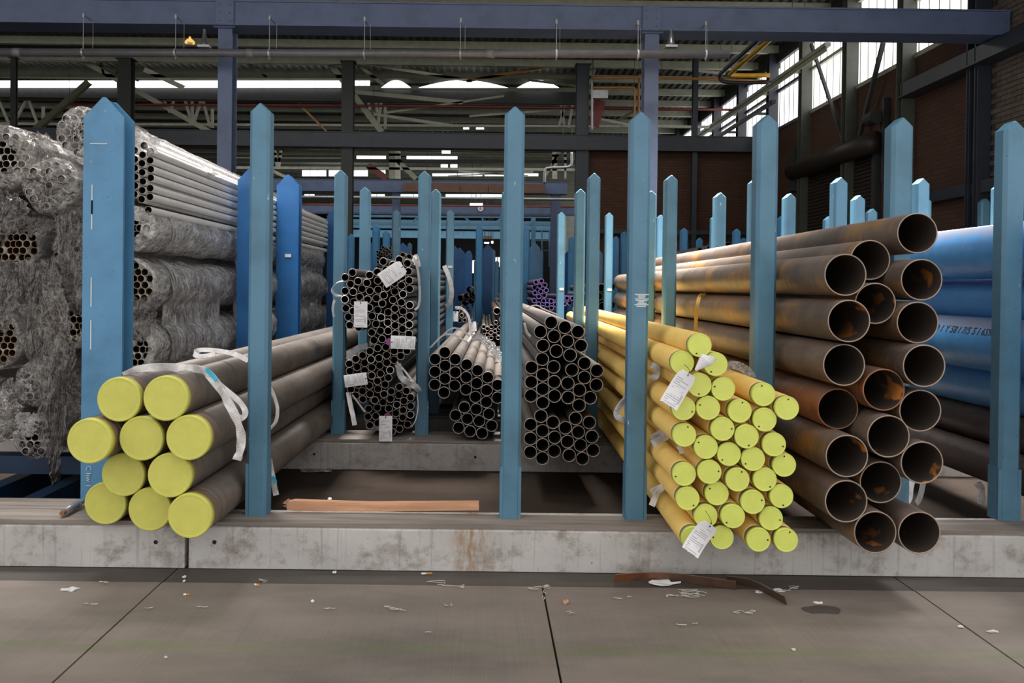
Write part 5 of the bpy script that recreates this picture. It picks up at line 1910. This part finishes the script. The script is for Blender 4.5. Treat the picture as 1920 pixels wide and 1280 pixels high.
# thin bands on the capped pipes: sling round the top
strap('white band running down the right side of the tall tagged stack', pp([(776, 482, 7.1), (784, 510, 7.12), (787, 550, 7.12), (785, 572, 7.12), (778, 581, 7.08)]), 0.02)
strap('white strap peak on top of the tall tagged stack', pp([(774, 496, 7.15), (780, 480, 7.2), (786, 500, 7.2)]), 0.035)
strap('white strap loop sticking out left of the tall tagged stack', pp([(646, 526, 7.0), (632, 530, 6.98), (623, 541, 6.97), (627, 552, 6.97), (642, 556, 7.0)]), 0.045, side=(0.1, 0.95, 0.25))
strap('white strap end below the left strap loop', pp([(627, 562, 7.0), (624, 578, 7.0), (626, 594, 7.02)]), 0.02)
strap('white strap over the rust tubes behind the second-row post', pp([(833, 498, 8.5), (842, 520, 8.48), (847, 545, 8.48), (844, 566, 8.5), (836, 574, 8.55)]), 0.045)
strap('pale strap arc over the lower part of the tagged stack', pp([(653, 674, 7.15), (660, 662, 7.15), (672, 652, 7.14), (690, 648, 7.12)]), 0.05, 'strapdark')
strap('dark grey strap twisting out between the thin tubes', pp([(746, 682, 7.0), (752, 705, 6.98), (764, 716, 6.96), (778, 724, 6.96), (786, 734, 7.0)]), 0.055, 'strapdark', wob=0.5)
strap('thin pale strap running up beside the dark grey strap', pp([(744, 678, 7.0), (758, 694, 6.98), (772, 712, 6.97), (785, 728, 7.0)]), 0.014)
strap('white strap tail hanging at the left foot of the tagged stack', pp([(653, 735, 7.1), (657, 758, 7.08), (662, 780, 7.06), (665, 797, 7.05)]), 0.04)
strap('thin strap slanting across the foot of the tagged stack', pp([(661, 740, 7.1), (672, 755, 7.1), (684, 772, 7.12)]), 0.014)
strap('thin curved cable at the right of the tagged stack', pp([(782, 738, 7.1), (784, 762, 7.1), (780, 785, 7.1), (772, 800, 7.12)]), 0.008)
# stepped stack bands
for k, (dy, l) in enumerate(((0, 'front'), (0.55, 'rear'))):
    strap(f'thin white band over the stepped stack, {l} one of two', pp([(806 + k * 14, 652 - k * 14, 7.62 + dy), (832 + k * 14, 628 - k * 12, 7.62 + dy), (856 + k * 10, 630 - k * 11, 7.62 + dy), (875 + k * 6, 640 - k * 10, 7.62 + dy), (884 + k * 6, 630 - k * 6, 7.7 + dy)]), 0.016)
strap('clear glossy tape across the stepped stack', pp([(884, 634, 7.66), (900, 632, 7.6), (918, 648, 7.55), (934, 664, 7.5), (944, 680, 7.45)]), 0.075, 'film_tape', name='film_tape')
strap('bright strip of tape at the end of the clear tape', pp([(924, 656, 7.5), (938, 672, 7.46), (946, 684, 7.42)]), 0.03, 'strap', name='film_tape')
strap('thin white band round the stack behind the middle post, rear', pp([(984, 580, 8.3), (1004, 572, 8.3), (1022, 580, 8.3), (1046, 590, 8.3)]), 0.014)
strap('white strap end beside the middle post', pp([(983, 605, 7.0), (988, 622, 7.0), (996, 632, 6.98)]), 0.02)
ys = strap('cream strap with black print hanging among the yellow pipes', pp([(1186, 733, 4.9), (1172, 748, 4.9), (1159, 766, 4.9), (1156, 778, 4.9), (1166, 786, 4.9), (1186, 788, 4.92)]), 0.035, 'strap', wob=0.2)
c = P(1164, 760, 4.885)
text('NOZEN', 0.026, 'ink', 'strap_print', ys, Matrix.Translation(c) @ RX90 @ Matrix.Rotation(0.95, 4, 'Z'), 0.001)
strap('ochre strap hanging down the rusty pipes', pp([(1323, 552, 6.72), (1312, 556, 6.66), (1307, 575, 6.6), (1305, 600, 6.6), (1304, 622, 6.62)]), 0.028, 'ystrap')
strap('bundle of silver film straps between yellow and rusty pipes', pp([(1360, 690, 4.75), (1372, 684, 4.72), (1390, 688, 4.7), (1406, 700, 4.7), (1409, 708, 4.7)]), 0.05, 'film_tape', wob=0.4)
strap('silver film strap folded beside the smeared post, upper', pp([(1222, 684, 4.6), (1232, 690, 4.58), (1230, 704, 4.58), (1221, 710, 4.6)]), 0.035, 'strapdark', wob=0.4)
strap('silver film strap folded beside the smeared post, middle', pp([(1222, 822, 4.6), (1240, 812, 4.58), (1250, 816, 4.57), (1238, 824, 4.58), (1223, 832, 4.6)]), 0.04, 'strapdark', wob=0.4)
strap('white film strap at the foot of the smeared post', pp([(1221, 922, 4.62), (1236, 915, 4.6), (1246, 910, 4.58), (1232, 924, 4.6), (1222, 948, 4.6)]), 0.035, 'strap', wob=0.3)
strap('red-tipped white strap end under the left yellow pipes', pp([(1271, 836, 4.4), (1276, 842, 4.38), (1278, 850, 4.38)]), 0.024)
strap('white strap hanging under the rusty pipes, left one of two', pp([(1712, 895, 5.3), (1707, 915, 5.25), (1705, 932, 5.22), (1702, 940, 5.2)]), 0.042)
strap('white strap hanging under the rusty pipes, right one of two', pp([(1732, 900, 5.3), (1728, 920, 5.26), (1723, 936, 5.24), (1718, 944, 5.22)]), 0.036, 'strapdark')
strap('white strap hanging from the dark coated pipes near the last post', pp([(1832, 905, 5.6), (1840, 916, 5.58), (1841, 930, 5.56), (1838, 945, 5.55)]), 0.05, wob=0.3)
strap('white strap round the far tubes beyond the second-row post', pp([(853, 576, 11.5), (864, 577, 11.5), (876, 588, 11.5), (882, 606, 11.5)]), 0.035)


def tag(label, c, hw, hh, ang, Y, curl=0.0, cut=True, nm='paper_tag'):
    """shipping tag: small clipped card with eyelet, bent a little"""
    p = P(c[0], c[1], Y)
    W2, H2 = hw * Y / F, hh * Y / F
    n, m = 6, 10
    vs, fs, uv = [], [], []
    ca, sa = math.cos(ang), math.sin(ang)
    for lay in (0, 1):
        for j in range(m + 1):
            for i in range(n + 1):
                a, b = i / n * 2 - 1, j / m * 2 - 1
                k = 1.0
                if cut and b > 0.72:
                    k = 1 - (b - 0.72) * 1.0
                x, z = a * W2 * k, b * H2
                dy = -curl * (b * b) * H2 + 0.006 * a * a - lay * 0.0 + (0.0012 if lay else 0)
                vs.append((p.x + x * ca - z * sa, p.y + dy, p.z + x * sa + z * ca))
                uv.append((i / n, j / m))
    w = n + 1
    N = w * (m + 1)
    for j in range(m):
        for i in range(n):
            a = j * w + i
            fs.append((a, a + 1, a + w + 1, a + w))
            fs.append((N + a + w, N + a + w + 1, N + a + 1, N + a))
    t = thing(nm, label, 'tag', p, 'paper tags on the tubes')
    me = mk('card', vs, fs, 'tag')
    ul = me.uv_layers.new(name='UVMap')
    for l in me.loops:
        ul.data[l.index].uv = uv[l.vertex_index]
    link('card', me, t)
    e = Vector((p.x - (H2 * 0.88) * sa, p.y - 0.004 - curl * H2 * 0.77, p.z + (H2 * 0.88) * ca))
    vs, fs = cyl_vf(e, e + Vector((0, 0.003, 0)), 0.004 * Y / 5, 10)
    link('eyelet', mk('eyelet', vs, fs, 'ink'), t)
    vs, fs = sweep_vf([e, e + Vector((-sa * 0.02, 0.02, ca * 0.03)), e + Vector((-sa * 0.03, 0.16, ca * 0.05))], 0.0016 * Y / 5, 6, 4)
    link('tie_wire', mk('tie_wire', vs, fs, 'darksteel'), t)
    return t


tag('tilted white tag at the top of the tall tagged stack', (736, 513), 15.5, 24.5, -0.96, 6.82)
tag('upright white tag at the left of the tall tagged stack', (676, 589.5), 12.5, 24.5, 0, 6.82, 0, False)
tag('sideways white tag midway down the tall tagged stack', (755.5, 642), 12.2, 23.2, math.pi / 2 - 0.03, 6.82, 0, False)
tag('curled white tag at the left foot of the tall tagged stack', (667, 712), 11.5, 21.5, -1.42, 6.95, 0.05, False)
tag('lowest white tag, hanging below the tall tagged stack', (723, 803.5), 12.3, 24, 0, 7.08, 0, False)
tag('large white tag hanging on the upper yellow caps', (1272, 729.5), 18.5, 36, -0.55, 4.08, 0.12)
tag('large white tag curled over the lowest yellow caps', (1312, 1008), 18.5, 33, -0.62, 4.08, 0.22)
tag('white tag on the far strapped tubes', (854.5, 593), 4.6, 9.5, 0, 11.45, 0, False)
tag('small white tag behind the stepped stack', (886, 612), 7, 9, 0.1, 9.6, 0, False)
# furled tag rolled to a cone
a, b = P(1331, 667, 4.1), P(1304, 694, 4.1)
ax = (b - a).normalized()
sd = ax.cross(Vector((0, 1, 0))).normalized()
vs = []
for c_, rr_ in ((a, 0.034), (a.lerp(b, 0.3), 0.036), (b, 0.006)):
    for i in range(12):
        t_ = i / 12 * 6.283
        vs.append(c_ + sd * rr_ * math.cos(t_) + Vector((0, rr_ * 0.6 * math.sin(t_), 0)) - (ax * 0.02 * math.cos(t_) if c_ is a else Vector()))
fs = [(k * 12 + i, k * 12 + (i + 1) % 12, k * 12 + 12 + (i + 1) % 12, k * 12 + 12 + i) for k in range(2) for i in range(12)] + [tuple(range(24, 36))]
single('paper_tag', 'furled white tag rolled to a cone between the upper yellow caps', 'tag', (vs, fs), 'white', 'paper tags on the tubes')

# ================================================================== LOOSE THINGS
# pine lath on the kerb, broken left end, slightly bowed
lt = []
y_ = 4.80
n = 30
vs = []
for i in range(n + 1):
    s = i / n
    u = 538 + (898 - 538) * s
    sag = 6.0 * (1 - abs(s - 0.42) / 0.58) if s > 0.42 else 6.0 * s / 0.42
    vt = 938.5 + 3.5 * s + sag * 0.55 - (2 if s > 0.9 else 0) * 0
    vb = 957.5 - 1.0 * s + sag * 0.25
    if i == 0:
        vt += 3
        vb -= 2
    pt, pb = P(u, vt, y_), P(u, vb, y_)
    pb.z = max(pb.z, KERB_H + 0.002)
    j = 0.004 * noise.noise(Vector((s * 9, 0, 0)))
    for q, dy in ((pb, 0), (pb, 0.05), (pt, 0.05), (pt, 0)):
        vs.append((q.x, q.y + dy + j, q.z))
fs = []
for i in range(n):
    for k in range(4):
        a, b = i * 4 + k, i * 4 + (k + 1) % 4
        fs.append((a, b, b + 4, a + 4))
fs += [(0, 1, 2, 3), (4 * n + 3, 4 * n + 2, 4 * n + 1, 4 * n)]
t = thing('pine_lath', 'pale pine lath with splintered end lying on the front kerb', 'lath', (P(715, 950, y_).x, y_, KERB_H))
link('lath', mk('lath', vs, fs, 'lath'), t)
p0 = P(538, 947, y_)
vs, fs = [], []
for k in range(6):
    z = p0.z - 0.022 + k * 0.0085
    l = (0.012, 0.03, 0.018, 0.034, 0.022, 0.01)[k]
    q = ([(p0.x + 0.005, y_, z), (p0.x + 0.005, y_ + 0.045, z), (p0.x + 0.005, y_ + 0.045, z + 0.009), (p0.x + 0.005, y_, z + 0.009), (p0.x - l, y_ + 0.02, z + 0.004)],
         [(0, 1, 2, 3), (0, 4, 1), (1, 4, 2), (2, 4, 3), (3, 4, 0)])
    vs, fs = join([(vs, fs), q]) if vs else q
link('splinters', mk('splinters', vs, fs, 'lath'), t)

# rust-brown steel strip lying before the kerb
strip_pts = [PZ(1152, 1084, 0.028), PZ(1205, 1080, 0.028), PZ(1260, 1081, 0.028), PZ(1308, 1087, 0.028), PZ(1380, 1097, 0.028)]
strap('rust-brown flat steel strip on the floor before the kerb, long piece', strip_pts, 0.05, 'strip_rust', (0, -0.35, 1), 0, 0.005, 'steel_strip', 'steel strips on the floor')
strip_pts = [PZ(1362, 1086, 0.03), PZ(1400, 1091, 0.03), PZ(1425, 1100, 0.03), PZ(1450, 1113, 0.028), PZ(1473, 1125, 0.028)]
strap('rust-brown flat steel strip bent towards the viewer, short piece', strip_pts, 0.05, 'strip_rust', (-0.3, -0.3, 1), 0, 0.006, 'steel_strip', 'steel strips on the floor')

# shiny steel rod on the kerb end
a, b = P(121, 957, 4.66), P(160, 939, 4.9)
a.z = KERB_H + 0.026
b.z = KERB_H + 0.034
t = thing('steel_rod', 'shiny steel clamp rod lying on the kerb by the broad post', 'rod', (a + b) / 2)
vs, fs = cyl_vf(a, a.lerp(b, 0.62), 0.021, 18)
link('rod', mk('rod', vs, fs, 'galv', smooth=[True] * 18 + [False] * 2), t)
vs, fs = cyl_vf(a.lerp(b, 0.58), a.lerp(b, 0.64), 0.026, 18)
link('collar', mk('collar', vs, fs, 'galv'), t)
vs, fs = cyl_vf(a.lerp(b, 0.62), b, 0.013, 14)
link('tip', mk('tip', vs, fs, 'galv', smooth=[True] * 14 + [False] * 2), t)
vs, fs = cyl_vf(a + (a - b) * 0.12, a, 0.014, 12)
link('rusty_end', mk('rusty_end', vs, fs, 'rust_rim2'), t)


def scrap(label, u, v, w, h, mat='white', z=0.0, seed=0, name='paper_scrap', group='scraps on the floor', cat='scrap', curl=0.006):
    """torn flake lying on the floor; w, h in photo pixels"""
    c = PZ(u, v, z)
    e = PZ(u + w / 2, v, z)
    f = PZ(u, v - h / 2, z)
    rx, ry = (e - c).length, (f - c).length
    n = 11
    rnd = random.Random(seed)
    top, bot = [], []
    for i in range(n):
        a = 6.283 * i / n
        k = rnd.uniform(0.6, 1.1)
        x, y = rx * k * math.cos(a), ry * k * math.sin(a)
        zz = 0.002 + curl * rnd.random()
        top.append((c.x + x, c.y + y, z + zz + 0.0015))
        bot.append((c.x + x, c.y + y, z + zz * 0.4))
    vs = top + bot + [(c.x, c.y, z + 0.004), (c.x, c.y, z + 0.0005)]
    fs = [(2 * n, i, (i + 1) % n) for i in range(n)] + [(2 * n + 1, n + (i + 1) % n, n + i) for i in range(n)] + [(i, n + i, n + (i + 1) % n, (i + 1) % n) for i in range(n)]
    o = centred(name, vs, fs, mat)
    return tagp(o, label, cat, group)


scrap('grey torn paper scrap on the left floor slab', 132, 1106, 38, 8, 'strap', seed=1)
scrap('white folded paper scrap beside the rusty strip', 1243, 1094, 62, 10, 'white', seed=2, curl=0.012)
scrap('tiny white flake at the second slab joint, near the kerb', 346, 1082, 8, 4, 'white', seed=3)
scrap('tiny white flake just below the flake by the slab joint', 345, 1090, 7, 3, 'white', seed=4)
scrap('white flake lying before the kerb, below the lath', 627, 1074, 8, 4, 'white', seed=5)
scrap('small white flake on the floor left of centre', 586, 1128, 7, 4, 'white', seed=6)
scrap('white flake by the end of the bent steel strip', 1458, 1107, 26, 7, 'white', seed=7)
scrap('white flake at the right of the bent steel strip', 1534, 1131, 22, 4, 'white', seed=8)
scrap('pale chip of wood on the centre floor slab', 1061, 1130, 13, 7, 'lath', seed=9, curl=0.015)
scrap('white flake under the rusty strip', 1423, 1110, 14, 5, 'white', seed=10)
scrap('faint white flake low at the right floor slab', 1488, 1219, 10, 4, 'string', seed=11)
scrap('faint pale flake on the left slab, low centre', 311, 1234, 9, 4, 'string', seed=12)
scrap('grey plastic sheet scrap on the dark floor behind the lath', 592, 883, 76, 9, 'film_grey', seed=13, curl=0.02)
scrap('white scrap at the foot of the second kerb', 785, 873, 30, 6, 'string', seed=14)
scrap('tiny white scrap behind the lath', 618, 936, 8, 4, 'white', seed=15)
scrap('pale flake near the right edge of the floor', 1801, 1176, 14, 4, 'string', seed=16)
scrap('pale flakes below the right slab joint', 1860, 1185, 24, 4, 'string', seed=17)
scrap('dark oily patch scrap beside the bent strip end', 1545, 1143, 88, 17, 'strip', seed=18, curl=0.0)
for k, (u, v, a, l, ds) in enumerate([(350, 1114, 0.1, 11, 'orange cigarette butt at the second slab joint'), (800, 1075, -0.1, 20, 'orange-tipped cigarette butt before the kerb under the lath'), (482, 1095, 0.5, 8, 'small orange butt left of the flakes before the kerb')]):
    p, q = PZ(u - l / 2, v, 0.006), PZ(u + l / 2, v + a * 6, 0.006)
    t = thing('cigarette_butt', ds, 'cigarette butt', p, 'cigarette butts')
    vs, fs = cyl_vf(p.lerp(q, 0.45), q, 0.005, 10)
    link('filter', mk('filter', vs, fs, 'orange_butt'), t)
    vs, fs = cyl_vf(p, p.lerp(q, 0.45), 0.0048, 10)
    link('paper', mk('paper', vs, fs, 'white'), t)


def tangle(label, u, v, w, h, n, seed, r=0.0016):
    rnd = random.Random(seed)
    q = []
    for k in range(n):
        pts = []
        x, y = u + rnd.uniform(-w, w) * 0.4, v + rnd.uniform(-h, h) * 0.4
        for i in range(5):
            pts.append(PZ(x, y, 0.004 + 0.01 * rnd.random()))
            x += rnd.uniform(-0.5, 0.6) * w * 0.5
            y += rnd.uniform(-0.5, 0.5) * h * 0.6
            x = min(max(x, u - w / 2), u + w / 2)
            y = min(max(y, v - h / 2), v + h / 2)
        q.append(sweep_vf(pts, r, 5, 4))
    vs, fs = join(q)
    o = centred('string_scrap', vs, fs, 'string')
    return tagp(o, label, 'string', 'string scraps on the floor')


for k, (u, v, w, h, n, ds) in enumerate([(1010, 1100, 42, 8, 5, 'frayed white string at the top of the centre slab joint'), (1021, 1114, 8, 18, 3, 'white string hanging down the centre slab joint'),
                                      (1290, 1112, 80, 14, 9, 'tangled white string below the rusty strip'), (1165, 1119, 40, 5, 3, 'two short white threads left of the tangled string'),
                                      (495, 1088, 22, 8, 3, 'white threads before the kerb, left of centre'), (172, 1132, 38, 3, 2, 'long thin white thread on the left slab'),
                                      (187, 1092, 32, 5, 2, 'white thread above the grey torn paper'), (280, 1140, 16, 5, 2, 'white thread just left of the slab joint'),
                                      (382, 1138, 24, 3, 2, 'short white thread right of the slab joint'), (618, 1140, 24, 4, 2, 'curved white thread on the centre-left floor'),
                                      (740, 1140, 40, 8, 4, 'loop of thin white thread on the centre floor'), (810, 1090, 48, 8, 4, 'thin crossing threads before the kerb under the lath'),
                                      (845, 1098, 50, 5, 4, 'lower thin threads before the kerb, centre'), (1390, 1145, 55, 8, 4, 'loose pale thread loop right of the tangled string'),
                                      (840, 1132, 16, 6, 3, 'short thread knot on the centre floor'), (1480, 1102, 40, 9, 4, 'pale threads behind the bent strip end'),
                                      (1065, 1148, 28, 5, 2, 'two curled threads below the wood chip'), (1290, 1168, 60, 6, 2, 'faint long thread on the right slab'), (795, 1185, 26, 2, 1, 'dark-looking single thread low on the centre floor')]):
    tangle(ds, u, v, w, h, n, 40 + k)
